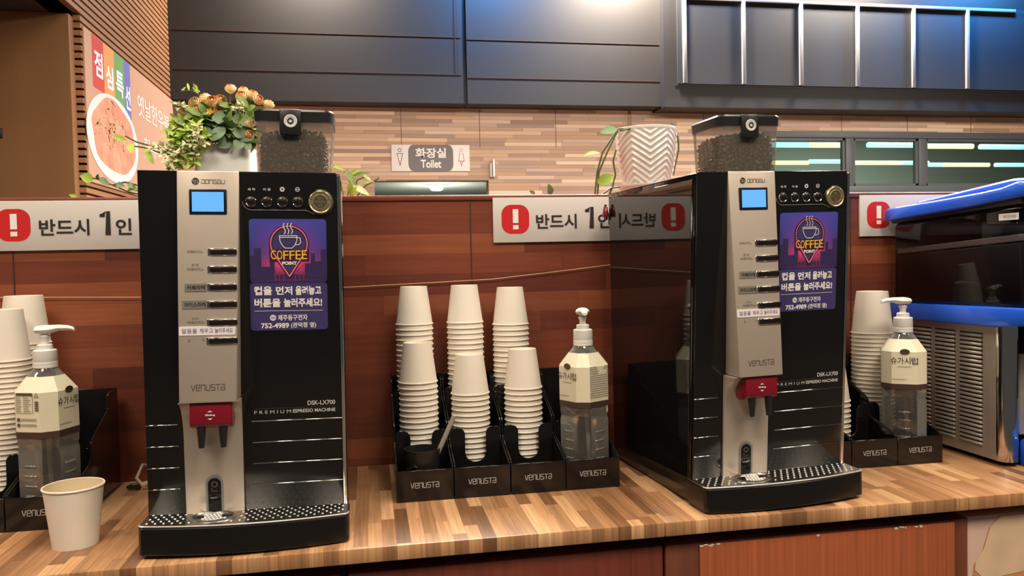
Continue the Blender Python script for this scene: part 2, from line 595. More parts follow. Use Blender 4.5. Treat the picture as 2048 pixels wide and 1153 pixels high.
# ------------------------------------------------------------------ the setting
struct(MB().box((-5, -2.5, -.1), (9, 11, 0)).build('floor', 'floor_tile'))
struct(MB().box((-5, -2.5, 4.0), (9, 11, 4.1)).build('ceiling', 'ceiling_paint'))

# far wall of strip timber with a doorway and a band of windows
YF = 5.6
WX0, WX1, WZ0, WZ1 = 2.98, 5.86, 1.795, 2.275
DX0, DX1, DZ = .055, .860, 1.908
w = MB()
for a, b in (((-1.225, YF, 0), (DX0, YF+.12, 2.6)), ((DX0, YF, DZ), (DX1, YF+.12, 2.6)), ((DX1, YF, 0), (WX0, YF+.12, 2.6)),
             ((WX0, YF, 0), (WX1, YF+.12, WZ0)), ((WX0, YF, WZ1), (WX1, YF+.12, 2.6)), ((WX1, YF, 0), (8, YF+.12, 2.6))): w.box(a, b)
struct(w.build('wall_far', 'strip_timber'))
s = MB()
for x in (.248, .803, 1.36, 1.93, 2.5, 3.07, 3.64, 4.21, 4.78): s.box((x-.0015, YF-.0012, 2.14 if x < 1.5 else 2.28), (x+.003, YF+.001, 2.41))
struct(s.build('trim_1', 'cabinet_brown'))
struct(MB().box((1.910, YF-.006, 1.5), (1.924, YF, 2.41)).build('trim_2', 'brass'))

# black bulkhead above it, with a deeper box on the right that carries a gridded board
s = MB()
s.box((-1.225, 5.42, 2.415), (.672, 5.6, 4.0)).box((.700, 5.42, 2.415), (2.10, 5.6, 4.0))
s.box((.66, 5.44, 2.42), (.71, 5.6, 4.0))
s.box((2.10, 5.36, 2.40), (5.20, 5.6, 4.0)).box((5.20, 5.42, 2.40), (8, 5.6, 4.0))
struct(s.build('wall_bulkhead', 'soffit_black'))
s = MB()
s.box((-1.2, 5.417, 2.608), (.66, 5.421, 2.616)).box((.70, 5.417, 2.59), (2.09, 5.421, 2.598)).box((.62, 5.417, 2.62), (.626, 5.421, 4.0))
s.box((-1.2, 5.417, 2.86), (.66, 5.421, 2.866)).box((.70, 5.417, 2.85), (2.09, 5.421, 2.856))
s.box((2.18, 5.356, 2.55), (5.1, 5.361, 2.56))
struct(s.build('trim_3', 'dark_kick'))
wb = MB().box((2.20, 5.345, 2.563), (5.10, 5.36, 3.18)).build('window_1', 'soffit_glass')
struct(wb)
for x in (2.25, 2.70, 3.15, 3.605, 4.07, 4.53):
    MB().box((x-.014, 5.330, 2.566), (x+.014, 5.348, 3.165), .002).build('mullion', 'mullion_grey', wb)
MB().box((2.236, 5.332, 3.155), (4.95, 5.348, 3.178), .002).build('window_frame', 'mullion_grey', wb)

# window band looking into the next room
wf = MB()
for a, b in (((WX0, 0, WZ0), (WX1, 0, WZ0+.06)), ((WX0, 0, WZ1-.05), (WX1, 0, WZ1)), ((WX0, 0, WZ0), (WX0+.05, 0, WZ1)), ((WX1-.05, 0, WZ0), (WX1, 0, WZ1)),
             ((3.665, 0, WZ0+.061), (3.735, 0, WZ1-.051)), ((4.300, 0, WZ0+.061), (4.37, 0, WZ1-.051))):
    wf.box((a[0], YF-.02, a[2]), (b[0], YF+.05, b[2]), .004)
win = struct(wf.build('window_2', 'frame_grey'))
for x0, x1 in ((WX0+.05, 3.665), (3.735, 4.30), (4.37, WX1-.05)):
    s = MB()
    for a, b in (((x0, WZ0+.06), (x1, WZ0+.078)), ((x0, WZ1-.068), (x1, WZ1-.05)), ((x0, WZ0+.06), (x0+.018, WZ1-.05)), ((x1-.018, WZ0+.06), (x1, WZ1-.05))):
        s.box((a[0], YF-.004, a[1]), (b[0], YF+.03, b[1]))
    sash = s.build('sash', 'frame_grey', win)
    MB().box((x0+.01, YF+.01, WZ0+.07), (x1-.01, YF+.014, WZ1-.06)).build('pane', 'pane_glass', sash)
r = MB()
r.box((2.4, 9.0, 0), (10.5, 9.1, 3.6)).box((2.4, 5.72, 0), (2.5, 9, 3.6)).box((2.4, 5.72, 2.9), (10.5, 9.1, 3.0)).box((2.4, 5.72, .9), (10.5, 9.1, 1.0))
struct(r.build('wall_backroom', 'room_greygreen'))
area('overhead_lamp', (5.4, 7.0, 2.85), 1.6, 150, (.86, 1, .94))  # unseen lamp added to lift the tone behind the panes

# glowing tubes added behind the panes, imitating lights reflected in the glass
K = 6.6/5.6
tubes = [(2.98, 3.36, 2.172, 'cyan'), (3.36, 3.70, 2.172, 'yellow'), (3.86, 4.27, 2.175, 'cyan'), (4.27, 4.36, 2.175, 'yellow'),
         (4.36, 4.80, 2.168, 'yellow'), (4.86, 5.5, 2.165, 'cyan'),
         (2.98, 3.36, 2.035, 'yellow'), (3.36, 3.70, 2.045, 'cyan'), (3.70, 4.16, 2.035, 'yellow'), (4.16, 4.40, 2.035, 'cyan'),
         (4.40, 4.52, 2.020, 'cyan'), (4.52, 4.95, 2.020, 'yellow'), (5.0, 5.6, 2.020, 'cyan')]
TL = []
pane_names = ['left', 'middle', 'right']
for i, (x0, x1, z, c) in enumerate(tubes):
    zz = 1.32 + (z-1.32)*K
    rr = .024 if z > 2.1 else .019
    t = MB().tube([(x0*K+.004, 6.6, zz), (x0*K+.06, 6.6, zz), (x1*K-.06, 6.6, zz), (x1*K-.004, 6.6, zz)], [rr, rr, rr, rr], 10).build('tube_reflection', 'tube_'+c)
    row = 'upper' if z > 2.1 else 'lower'
    TL.append((t, row, c, x0))
names = {'upper': ['first', 'second', 'third', 'fourth', 'fifth', 'sixth'], 'lower': ['first', 'second', 'third', 'fourth', 'fifth', 'sixth', 'seventh']}
for row in ('upper', 'lower'):
    for k, (t, r_, c, x0) in enumerate(sorted([q for q in TL if q[1] == row], key=lambda q: q[3])):
        tag(t, f'glowing {c} reflection stand-in, {names[row][k]} from the left in the {row} row behind the windows', 'light', f'reflection stand-ins in the {row} row')

# doorway to the toilets: a short corridor with a round ceiling lamp
c = MB()
c.box((-.4, YF+.12, 2.27), (2.2, 12, 2.33)).box((-.5, YF+.12, 0), (-.4, 12, 2.33)).box((2.2, YF+.12, 0), (2.3, 12, 2.33)).box((-.4, 12, 0), (2.2, 12.1, 2.33))
struct(c.build('wall_corridor', 'room_greygreen'))
LAMPX = .835
lamp = thing('corridor_lamp', 'round white ceiling lamp seen through the doorway under the toilet sign', 'light', (LAMPX, 9.6, 2.27))
MB().lathe([(0, 0), (.145, 0), (.145, -.012), (.10, -.022), (0, -.022)], 28).build('lamp_base', 'print_white', lamp)
MB().lathe([(0, -.022), (.085, -.022), (.075, -.055), (.05, -.066), (0, -.07)], 24).build('lamp_globe', 'lamp_glow', lamp)
pl_ = bpy.data.lights.new('corridor_light', 'POINT')
pl_.energy = 62; pl_.color = (.97, 1, .90); pl_.shadow_soft_size = .12
po_ = bpy.data.objects.new('corridor_light', pl_); COL.objects.link(po_); po_.location = (LAMPX, 9.5, 1.85)

# toilet sign
sg = thing('toilet_sign', 'white toilet sign with dark oval and two figures above the doorway', 'sign', (.451, YF, 2.064))
MB().box((-.275, -.012, -.093), (.275, -.001, .093), .002).build('sign_board', 'print_white', sg)
f = facing_front(-.0125)
oval = [(max(-.158, min(.158, .172*math.cos(2*PI*i/40))), max(-.0925, min(.0925, .15*math.sin(2*PI*i/40)))) for i in range(40)]
MB().ngon([f(*p) for p in oval]).build('oval', 'toilet_grey', sg)
f = facing_front(-.0132)
m = MB()
put_text(m, '화장실', -.108, .108, .000, .070, f, .03)
put_text(m, 'Toilet', -.072, .072, -.070, -.012, f, .03)
m.build('lettering', 'print_white', sg)
m = MB()
disc(m, -.216, .055, .013, f, 18, .009)
strokes(m, [[(-.236, .030), (-.196, .030), (-.216, -.052), (-.236, .030)]], .004, f)
m.build('man_figure', 'ink_grey', sg)
m = MB()
disc(m, .216, .055, .012, f, 18, .009)
strokes(m, [[(.205, .034), (.196, -.022), (.236, -.022), (.227, .034)], [(.208, -.022), (.216, -.054), (.224, -.022)]], .004, f)
m.build('woman_figure', 'sign_ink_red', sg)

sw = thing('wall_signplate', 'small upright white plate with a green strip right of the toilet sign', 'plate', (.89, YF, 1.99))
MB().box((-.004, -.05, -.062), (.010, -.001, .062), .002).build('plate', 'print_white', sw)
MB().box((-.020, -.03, -.062), (-.006, -.001, .035), .002).build('back_plate', 'pot_white', sw)
MB().box((-.0062, -.045, -.06), (-.0042, -.001, .02)).build('green_strip', 'emerald', sw)

# left wall: horizontal oak slats, with a plain brown board wall closing its near end
XL = -1.225
sl = MB()
z = .02
while z < 4.0:
    y0 = 3.80 if z < 2.44 else 2.2
    sl.box((XL-.030, y0, z), (XL, 5.6, z+.0225))
    z += .033
struct(sl.build('wall_left', 'slat_oak', smooth=False))
bk = MB().box((XL-.10, 3.80, 0), (XL-.032, 5.7, 4.0)).box((XL-.10, 2.2, 2.44), (XL-.032, 3.8, 4.0))
struct(bk.build('wall_left_backing', 'dark_kick'))
struct(MB().box((-4.5, 3.74, 0), (XL-.028, 3.80, 2.44)).build('wall_side', 'brown_board'))
struct(MB().box((-4.5, 2.2, 2.44), (XL-.032, 3.80, 2.50)).build('ceiling_bulkhead', 'dark_kick'))
struct(MB().box((-1.58, 3.728, 1.90), (-1.53, 3.742, 1.94), .002).build('trim_4', 'black_plastic'))

# menu banner on the slats (X = const, so u runs along the wall)
bn = thing('menu_banner', 'large pink wall banner with a bowl of food and rainbow heading blocks', 'banner', (XL, 0, 0))
MB().box((.001, 3.815, 1.722), (.008, 5.59, 2.408)).build('banner_sheet', 'banner_pink', bn)
fb = lambda d: (lambda u, v: (d, u, v))
for k, (u0, u1, v0, v1, mt) in enumerate(((3.915, 4.075, 2.165, 2.408, 'banner_red'), (4.075, 4.232, 2.145, 2.408, 'banner_orange'), (4.232, 4.392, 2.10, 2.408, 'banner_green'), (4.392, 4.50, 2.095, 2.408, 'banner_blue'))):
    rect(MB(), u0, u1, v0, v1, fb(.0085)).build('heading_block', mt, bn)
m = MB()
for ch, u0, u1, v0, v1 in (('점', 3.94, 4.055, 2.225, 2.345), ('심', 4.10, 4.21, 2.205, 2.315), ('특', 4.255, 4.375, 2.20, 2.325), ('선', 4.405, 4.49, 2.16, 2.285)):
    put_text(m, ch, u0, u1, v0, v1, fb(.0094), .02)
m.build('heading_lettering', 'print_white', bn)
m = MB(); disc(m, 4.20, 1.965, .40, fb(.0094), 44, 0, .53); m.build('bowl_print', 'bowl_print', bn)
random.seed(3)
m = MB()
m.ngon([fb(.0102)(4.21+.335*math.cos(2*PI*i/30)*(1+.05*math.sin(5*i)), 1.975+.178*math.sin(2*PI*i/30)*(1+.06*math.cos(7*i))) for i in range(30)])
m.build('food_print', 'food_print', bn)
m = MB()
for i in range(34):
    a, r0 = random.uniform(0, 2*PI), random.uniform(0, .24)
    cu, cv, t0 = 4.17+r0*math.cos(a), 2.0+r0*.5*math.sin(a), random.uniform(0, PI)
    L = [(cu+.09*k/6*math.cos(t0+k*.25), cv+.045*k/6*math.sin(t0+k*.25)+.01) for k in range(7)]
    strokes(m, [L], .007, fb(.0108))
m.build('noodle_print', 'noodle_print', bn)
for ln in (('옛날한우불고', 4.62, 5.45, 2.165, 2.285), ('한우가니', 4.72, 5.30, 1.97, 2.065), ('오리', 4.70, 5.02, 1.775, 1.855)):
    put_text(MB(), *ln, fb(.0094), .0).build('menu_lettering', 'script_print', bn)

# ------------------------------------------------------------------ low partition behind the counter
PY, PT = 1.667, 1.464
struct(MB().box((-2.2, PY, 0), (3.0, PY+.30, PT-.012)).build('wall_back', 'mahogany'))
struct(MB().box((-2.2, PY-.004, PT-.012), (3.0, PY+.304, PT), .003).build('trim_5', 'mahogany'))
s = MB()
for x in (-.673, .215, 1.104): s.box((x-.0012, PY-.0008, .9), (x+.0012, PY+.001, PT-.012))
struct(s.build('trim_6', 'dark_kick'))

# warning signs on the partition
def warn_sign(x0, length, label):
    t = thing('warning_sign', label, 'sign', (x0, PY, 1.410), 0, 'warning signs along the partition')
    MB().box((0, -.006, -.0485), (length, -.0005, .0475), .001).build('sign_board', 'board_white', t)
    f = facing_front(-.0064)
    MB().ngon([f(u, v) for u, v in rrect(.018, .078, -.030, .032, .021, 6)]).build('red_badge', 'sign_red', t)
    f = facing_front(-.0069)
    m = MB()
    rect(m, .0425, .0545, -.007, .0225, f); rect(m, .0425, .0545, -.0205, -.0115, f)
    m.build('exclamation_mark', 'print_white', t)
    m = MB()
    put_text(m, '반드시', .093, .183, -.0205, .0115, f, .022)
    put_text(m, '인', .231, .260, -.0205, .0115, f, .022)
    m.ngon([f(*p) for p in ((.2115, -.0205), (.2215, -.0205), (.2215, .0260), (.2145, .0260))])
    m.ngon([f(*p) for p in ((.2025, .0150), (.2118, .0150), (.2118, .0210))]); m.ngon([f(*p) for p in ((.2025, .0150), (.2118, .0200), (.2145, .0260), (.2110, .0245), (.2060, .0215), (.2020, .0205))])
    m.build('lettering', 'ink_black', t)
    return t
warn_sign(-.716, .60, 'white warning sign with red badge left of the machine nearest the single cup')
warn_sign(.263, .60, 'white warning sign with red badge between the two coffee machines')
warn_sign(1.125, .60, 'white warning sign partly hidden behind the blue-lidded machine')

# sagging string along the partition
tag(MB().tube([(-1.2, PY-.006, 1.286), (-.69, PY-.006, 1.273), (-.44, PY-.006, 1.266), (-.2, PY-.006, 1.268), (-.042, PY-.006, 1.275), (.257, PY-.006, 1.284), (.40, PY-.006, 1.297), (.511, PY-.006, 1.308), (.7, PY-.006, 1.325), (1.0, PY-.006, 1.342)], .0008, 6).build('string', 'cord_pale'),
    'thin pale string hung across the dark red wooden partition', 'string')

# ------------------------------------------------------------------ worktop and cabinets
CY0, CZ0, CZ1 = 1.178, .877, .90
for x0, x1, lab in ((-1.6, .452, 'wood-strip worktop under the left coffee machine and middle organizer'), (.4528, 1.001, 'wood-strip worktop under the right coffee machine'), (1.0018, 2.3, 'wood-strip worktop at right under the steel blue-lidded machine')):
    tag(MB().box((x0, CY0, CZ0), (x1, PY-.001, CZ1), .0022, 2).build('worktop', 'butcher_block'), lab, 'worktop', 'worktops in a row')

def cabinet(x0, x1, label, door, stile, group='cabinets under the worktop'):
    t = thing('cabinet', label, 'cabinet', (0, 0, 0), 0, group)
    MB().box((x0, 1.235, .02), (x1, 1.66, .8765)).build('body', 'dark_kick', t)
    return t
cab = cabinet(-1.6, -.049, 'dark red wooden cabinet below the left coffee machine', None, None)
MB().box((-1.6, 1.196, .06), (-.055, 1.2345, .857), .002).build('door', 'cabinet_red', cab)
cab = cabinet(-.045, .457, 'dark red wooden cabinet below the middle cup organizer', None, None)
MB().box((-.043, 1.196, .06), (.4545, 1.2345, .857), .002).build('door', 'cabinet_red', cab)
cab = cabinet(.459, 1.013, 'cabinet with chipped orange-brown door panel below the right coffee machine', None, None)
MB().box((.459, 1.196, .06), (1.0125, 1.2345, .857), .002).build('door', 'cabinet_brown', cab)
dp = MB().box((.516, 1.1915, .07), (.984, 1.1955, .8535), .0006).build('door_panel', 'cabinet_orange', cab)
dp['label'] = 'orange-brown veneer panel with chipped top edge'
random.seed(5)
for cx_, n_, sp_ in ((.534, 9, .016), (.722, 3, .004), (.895, 14, .026)):
    m = MB()
    for i in range(n_):
        x = cx_+random.uniform(-sp_, sp_); z = .8525+random.uniform(-.0022, .0012); q = random.uniform(.0006, .0022)
        m.box((x-q*1.6, 1.1908, z-q*.6), (x+q*1.6, 1.1925, z+q*.6), q*.2, 1)
    m.build('chipped_edge', 'chip_pale', cab)
cab = cabinet(1.016, 2.3, 'cabinet with a food picture panel at the right end', None, None)
MB().box((1.016, 1.200, .06), (2.3, 1.2345, .858), .002).build('picture_panel', 'pale_print', cab)
f = facing_front(1.1992)
bread = [(1.045, .795), (1.028, .772), (1.026, .755), (1.040, .742), (1.075, .738), (1.14, .745), (1.20, .752), (1.24, .79), (1.22, .84), (1.16, .856), (1.08, .855), (1.058, .835)]
m = MB(); m.ngon([f(*p) for p in bread]); m.build('crust_picture', 'crust_print', cab)
f = facing_front(1.1986)
m = MB(); m.ngon([f(1.13+(u-1.13)*.97, .800+(v-.800)*.92+.004) for u, v in bread]); m.build('bread_picture', 'bread_print', cab)
m = MB(); rect(m, 1.018, 2.29, .07, .722, facing_front(1.1990)); m.build('red_cloth_picture', 'red_print', cab)
m = MB(); disc(m, 1.15, .70, .05, facing_front(1.1984), 24, 0, .55); m.ngon([facing_front(1.1983)(u, v) for u, v in ((1.095, .68), (1.11, .712), (1.125, .722), (1.15, .735), (1.22, .74), (1.25, .66))]); m.build('rice_picture', 'bowl_print', cab)

# ------------------------------------------------------------------ coffee machine (local: front tray at y=0, x centred, base z=0)
HW = .1470
TAPER = lambda co: Vector((co.x*(1-.030*max(0, co.z)/.561) if abs(co.x) > .1 else co.x, co.y, co.z))
MH = .561
yF = lambda z: .066 - .043*z/MH              # black front of the body leans back towards its foot
yC = lambda z: .0175 - (MH-z)*.058           # face of the silver column

def build_machine(label, loc):
    t = thing('coffee_machine', label, 'coffee machine', loc, 0, 'coffee machines on the worktop')
    # housing
    MB().prism([(.071, .004), (yF(MH)+.004, MH-.0005), (.416, MH-.0005), (.416, .004)], 'x', -HW, HW, .003).taper(TAPER).build('housing', 'black_gloss', t)
    for s in (-1, 1):
        MB().prism([(.075, .012), (yF(MH)+.012, MH-.010), (.410, MH-.010), (.410, .012)], 'x', s*HW, s*(HW+.0016), .0006, 1).taper(TAPER).build('side_panel', 'black_gloss', t)
    for x in (-.12, .12):
        for y in (.10, .38): MB().lathe([(0, 0), (.014, 0), (.014, .006), (0, .006)], 16, Matrix.Translation((x, y, 0))).build('foot', 'black_matte', t)
    # black fascia, left and right of the column, and its bright edge
    def slab(x0, x1, d=.005, z0=.046, z1=MH, bev=.0015):
        return MB().prism([(yF(z0), z0), (yF(z1), z1), (yF(z1)-d, z1), (yF(z0)-d, z0)], 'x', x0, x1, bev)
    slab(-HW, -.082).taper(TAPER).build('fascia', 'black_panel', t)
    slab(-.012, .1415).taper(TAPER).build('fascia', 'black_panel', t)
    slab(.1418, HW, .006, .046, MH-.004, .0008).taper(TAPER).build('edge_trim', 'chrome', t)
    F = lambda u, v: (u, yF(v)-.0054, v)
    # raised trim lines across the lower fascia
    for x0, x1 in ((.006, .1405), (-.1455, -.100)):
        for z in (.1845, .1515, .1185, .0855):
            y = yF(z)-.0050
            MB().box((x0, y-.0013, z-.0007), (x1, y+.002, z+.0007), .0004, 1).build('trim_line', 'chrome', t)
    m = MB()
    put_text(m, 'DSK-LX700', .089, .1305, .2065, .2135, F, .015)
    put_text(m, 'P R E M I U M', .010, .064, .1955, .2005, F, .0)
    put_text(m, 'ESPRESSO MACHINE', .067, .1305, .1955, .2010, F, .02)
    m.build('model_lettering', 'print_silver', t)
    strokes(MB(), [[(.010, .2035), (.1305, .2035)]], .0004, F).build('lettering_line', 'ink_grey', t)
    # silver column
    zb = .2235
    zt = MH
    c = MB().hexa([(-.0875, yC(zb), zb), (-.0085, yC(zb), zb), (-.0085, yF(zb)+.01, zb), (-.0875, yF(zb)+.01, zb),
                   (-.0890, yC(zt), zt), (-.0020, yC(zt), zt), (-.0020, yF(zt)+.01, zt), (-.0890, yF(zt)+.01, zt)], .0016).build('column', 'silver_paint', t)
    C = lambda d: (lambda u, v: (u, yC(v)-d, v))
    # lower column with a curved throat under the upper one
    pr = [(yF(.046)+.003, .046), (yF(.046)-.009, .046), (yF(.15)-.009, .15)]
    yb, yt = yF(.15)-.009, yC(zb)+.006
    for k in range(1, 9):
        a = k/8*PI/2
        pr.append((yb-(yb-yt)*(1-math.cos(a)), .15+(.2225-.15)*math.sin(a)))
    pr.append((yF(.22)+.003, .2225))
    MB().prism(pr, 'x', -.092, -.0075, .0012).build('lower_column', 'silver_paint', t)
    # logo
    m = MB()
    disc(m, -.0630, .5455, .0052, C(.0004), 24)
    m.build('logo_disc', 'ink_black', t)
    m = MB()
    for du in (-.0014, .0014):
        disc(m, -.0630+du, .5455, .0021, C(.0008), 14, .0014)
    strokes(m, [[(-.0672, .5467), (-.0660, .5490)], [(-.0590, .5440), (-.0602, .5418)], [(-.0650, .5420), (-.0620, .5412)]], .0008, C(.0008))
    m.build('logo_mark', 'silver_paint', t)
    stroke_word(MB(), 'DonGGu', -.0545, -.0225, .5425, .5480, C(.0005), .13, .35).build('logo_lettering', 'ink_grey', t)
    # display
    d = MB()
    d.box((-.0715, -.0022, .4970), (-.0195, .003, .5340), .0012)
    Mx = Matrix.Translation((0, yC(.515), 0))
    bmesh.ops.transform(d.bm, matrix=Mx, verts=d.bm.verts)
    scr = d.build('display', 'lcd_frame', t)
    rect(MB(), -.0675, -.0235, .5012, .5298, lambda u, v: (u, yC(.515)-.0026, v)).build('screen', 'lcd_blue', scr)
    # drink buttons with their captions
    for i, z in enumerate((.4425, .4170, .3910, .3660, .3395, .3130)):
        x0 = -.0425-.0005*i
        y = yC(z)
        b = MB().box((x0-.0042, y-.0010, z-.0060), (x0, y+.002, z+.0056), .0006, 1)
        b.box((x0, y-.0020, z-.0052), (-.0075, y+.002, z-.0040), .0005, 1)
        b.box((x0, y-.0026, z+.0034), (-.0075, y+.002, z+.0050), .0007, 1)
        br = b.build('button', 'chrome', t)
        MB().box((x0-.0004, y-.0030, z-.0042), (-.0062, y+.002, z+.0036), .0010, 2).build('button_face', 'steel_dark', br)
    for body, u0, u1, v0, v1 in (('아메리카노', -.0755, -.0530, .4405, .4450), ('연 한', -.0690, -.0590, .4215, .4255), ('아메리카노', -.0755, -.0520, .4150, .4195),
                                 ('아이스', -.0690, -.0590, .3445, .3475), ('아메리카노', -.0755, -.0520, .3380, .3425), ('온', -.0745, -.0715, .3125, .3165), ('수', -.0555, -.0520, .3130, .3165)):
        put_text(MB(), body, u0, u1, v0, v1, C(.0005), .0).build('caption', 'ink_grey', t)
    for u0, u1, v0, v1, body in ((-.0785, -.0485, .3850, .3965, '카페라떼'), (-.0820, -.0480, .3600, .3720, '아이스라떼')):
        pl = MB()
        pl.hexa([(u0, yC(v0)-.0008, v0), (u1, yC(v0)-.0008, v0), (u1, yC(v0)+.001, v0), (u0, yC(v0)+.001, v0),
                 (u0, yC(v1)-.0008, v1), (u1, yC(v1)-.0008, v1), (u1, yC(v1)+.001, v1), (u0, yC(v1)+.001, v1)])
        p = pl.build('caption_tape', 'plate_grey', t)
        put_text(MB(), body, u0+.003, u1-.002, v0+.0025, v1-.0025, C(.0011), .02).build('caption', 'ink_black', p)
    v0, v1 = .3215, .3345
    pl = MB().hexa([(-.0868, yC(v0)-.0007, v0), (-.0095, yC(v0)-.0007, v0), (-.0095, yC(v0)+.001, v0), (-.0868, yC(v0)+.001, v0),
                    (-.0868, yC(v1)-.0007, v1), (-.0085, yC(v1)-.0007, v1), (-.0085, yC(v1)+.001, v1), (-.0868, yC(v1)+.001, v1)])
    p = pl.build('paper_strip', 'strip_white', t)
    m = MB()
    put_text(m, '얼음을', -.0830, -.0620, .3245, .3315, C(.0010)); put_text(m, '채우고', -.0585, -.0400, .3245, .3315, C(.0010)); put_text(m, '눌러주세요', -.0375, -.0125, .3245, .3315, C(.0010))
    m.build('strip_lettering', 'ink_purple', p)
    stroke_word(MB(), 'venusTa', -.0705, -.0245, .2420, .2500, C(.0006), .10, .38).build('brand_lettering', 'ink_grey', t)
    # control knobs and the round medal
    mr = Matrix.Rotation(PI/2, 4, 'X')
    for x in (.0135, .0360, .0582, .0805):
        y = yF(.517)-.005
        k = MB().lathe([(.0078, 0), (.0080, .0016), (.0072, .0028), (.0066, .0024), (.0066, 0)], 28, Matrix.Translation((x, y, .517)) @ mr).build('knob', 'chrome', t)
        MB().lathe([(.0066, .0002), (.0062, .0022), (.0035, .0032), (0, .0034)], 24, Matrix.Translation((x, y, .517)) @ mr).build('knob_cap', 'steel_dark', k)
    m = MB()
    arc = [(.0015, .517)]
    for k in range(0, 8): arc.append((.0145-.013*math.cos(k/7*PI/2), .517-.0125*math.sin(k/7*PI/2)))
    arc += [(.060, .5045), (.092, .5045), (.098, .5020), (.105, .4985)]
    m.tube([F(*p) for p in arc], .0006, 6)
    m.tube([F(.1135+.0185*math.cos(a), .517+.0185*math.sin(a)) for a in [math.radians(-130+q*12) for q in range(21)]], .0005, 6)
    m.build('contour_line', 'silver_side', t)
    m = MB()
    put_text(m, '세 척', .0090, .0195, .5330, .5370, F, .02); put_text(m, '이 동', .0310, .0420, .5330, .5370, F, .02)
    disc(m, .0585, .5355, .0036, F, 20, .0013)
    disc(m, .0805, .5355, .0034, F, 20, .0024); rect(m, .0785, .0825, .5349, .5361, F)
    m.build('knob_captions', 'print_silver', t)
    M0 = Matrix.Translation((.1135, yF(.517)-.005, .517)) @ mr
    md = MB().lathe([(.0172, 0), (.0172, .003), (.0160, .0042), (.0150, .0036), (.0148, .0030), (.0112, .0030), (.0108, .0040), (.0100, .0040), (.0096, .0030), (0, .0030)], 40, M0).build('medal', 'gilt', t)
    G = lambda u, v: (u, yF(.517)-.0082, v)
    m = MB()
    disc(m, .1135, .517, .0094, G, 32)
    for k in range(22):
        a = 2*PI*k/22
        if abs(math.sin(a)) < .25: continue
        ca, sa = math.cos(a), math.sin(a)
        strokes(m, [[(.1135+.0120*ca, .517+.0120*sa), (.1135+.0138*ca, .517+.0138*sa)]], .0009, G)
    m.build('medal_field', 'gilt_dark', md)
    G2 = lambda u, v: (u, yF(.517)-.0086, v)
    m = MB(); stroke_word(m, 'venusTa', .1055, .1215, .5157, .5185, G2, .2, .38)
    disc(m, .1115, .5225, .0020, G2, 12, .0012); disc(m, .1150, .5225, .0018, G2, 12, .0011); disc(m, .1135, .5117, .0026, G2, 14, .0017)
    m.build('medal_emblem', 'gilt', md)
    # picture sticker and instruction sticker
    S = lambda d: (lambda u, v: (u, yF(v)-.005-d, v))
    MB().ngon([S(.0004)(*p) for p in rrect(.0095, .1215, .3965, .4915, .005)]).build('picture_sticker', 'night_print', t)
    m = MB()
    sky = [(.0095, .402)]
    for u0, u1, v1 in ((.0095, .016, .437), (.016, .026, .448), (.026, .038, .420), (.038, .045, .430), (.045, .089, .409), (.089, .098, .425), (.098, .104, .440), (.104, .113, .428), (.113, .1215, .446)):
        sky += [(u0, v1), (u1, v1)]
    m.ngon([S(.0006)(*p) for p in sky+[(.1215, .402)]])
    m.build('city_print', 'city_dark', t)
    cu, cv, R = .0665, .4545, .0265
    pin = [(cu+R*math.cos(a), cv+R*math.sin(a)) for a in [math.radians(-32+q*(244/28)) for q in range(29)]]
    pin = [(cu, .4055)] + pin + [(cu, .4055)]
    m = MB()
    m.ngon([S(.0008)(*p) for p in pin[:-1]])
    m.build('pin_print', 'sticker_purple', t)
    m = MB()
    strokes(m, [pin], .0044, S(.0010)); rect(m, cu-.0285, cu+.0290, .4285, .4460, S(.00105))
    m.build('neon_backing', 'neon_dark', t)
    m = MB()
    strokes(m, [[(u0, .399), (u0, v)] for u0, v in ((.046, .418), (.052, .414), (.058, .408), (.075, .408), (.081, .414), (.087, .420))], .0008, S(.0009))
    strokes(m, [[(.044, .408), (.056, .408)], [(.077, .408), (.090, .408)], [(.077, .414), (.088, .424)]], .0007, S(.0009))
    m.build('scaffold_print', 'neon_red', t)
    strokes(MB(), [pin], .0017, S(.0014)).build('neon_outline', 'neon_pink', t)
    m = MB()
    cup = [(cu-.0135, .4665), (cu-.0130, .4590), (cu-.0095, .4520), (cu-.0055, .4480), (cu+.0045, .4480), (cu+.0085, .4520), (cu+.0115, .4590), (cu+.0120, .4665), (cu-.0135, .4665)]
    hd = [(cu+.0120, .4640), (cu+.0165, .4630), (cu+.0172, .4560), (cu+.0140, .4530), (cu+.0100, .4530)]
    strokes(m, [cup, hd, [(cu-.0135, .4640), (cu+.0120, .4640)]], .0011, S(.0016))
    for du in (-.0062, -.0010, .0042):
        strokes(m, [[(cu+du+.0014*math.sin(k/8*2*PI*1.0), .4695+.0152*k/8) for k in range(9)]], .0014, S(.0016))
    put_text(m, 'POINT', cu-.0105, cu+.0110, .4228, .4280, S(.0016), .05)
    m.build('cup_print', 'print_white', t)
    m = MB()
    for ch, k in zip('COFFEE', range(6)):
        u = cu-.0265+k*.0090
        dz = .0016*abs(k-2.5)**1.2/2.5
        put_text(m, ch, u, u+.0076, .4305+dz*.4, .4440+dz*.4, S(.0018), .0)
    m.build('coffee_print', 'neon_yellow', t)
    MB().ngon([S(.0004)(*p) for p in rrect(.0085, .1215, .3240, .3960, .005)]).build('instruction_sticker', 'sticker_purple', t)
    m = MB()
    for body, u0, u1, v0, v1 in (('컵을', .0145, .0405, .3775, .3910), ('먼저', .0460, .0700, .3775, .3905), ('올려놓고', .0745, .1125, .3770, .3910),
                                 ('버튼을', .0145, .0525, .3590, .3725), ('눌러주세요!', .0570, .1135, .3590, .3725)):
        put_text(m, body, u0, u1, v0, v1, S(.0008), .035)
    put_text(m, '제주동구전자', .0480, .0915, .3385, .3475, S(.0008), .02)
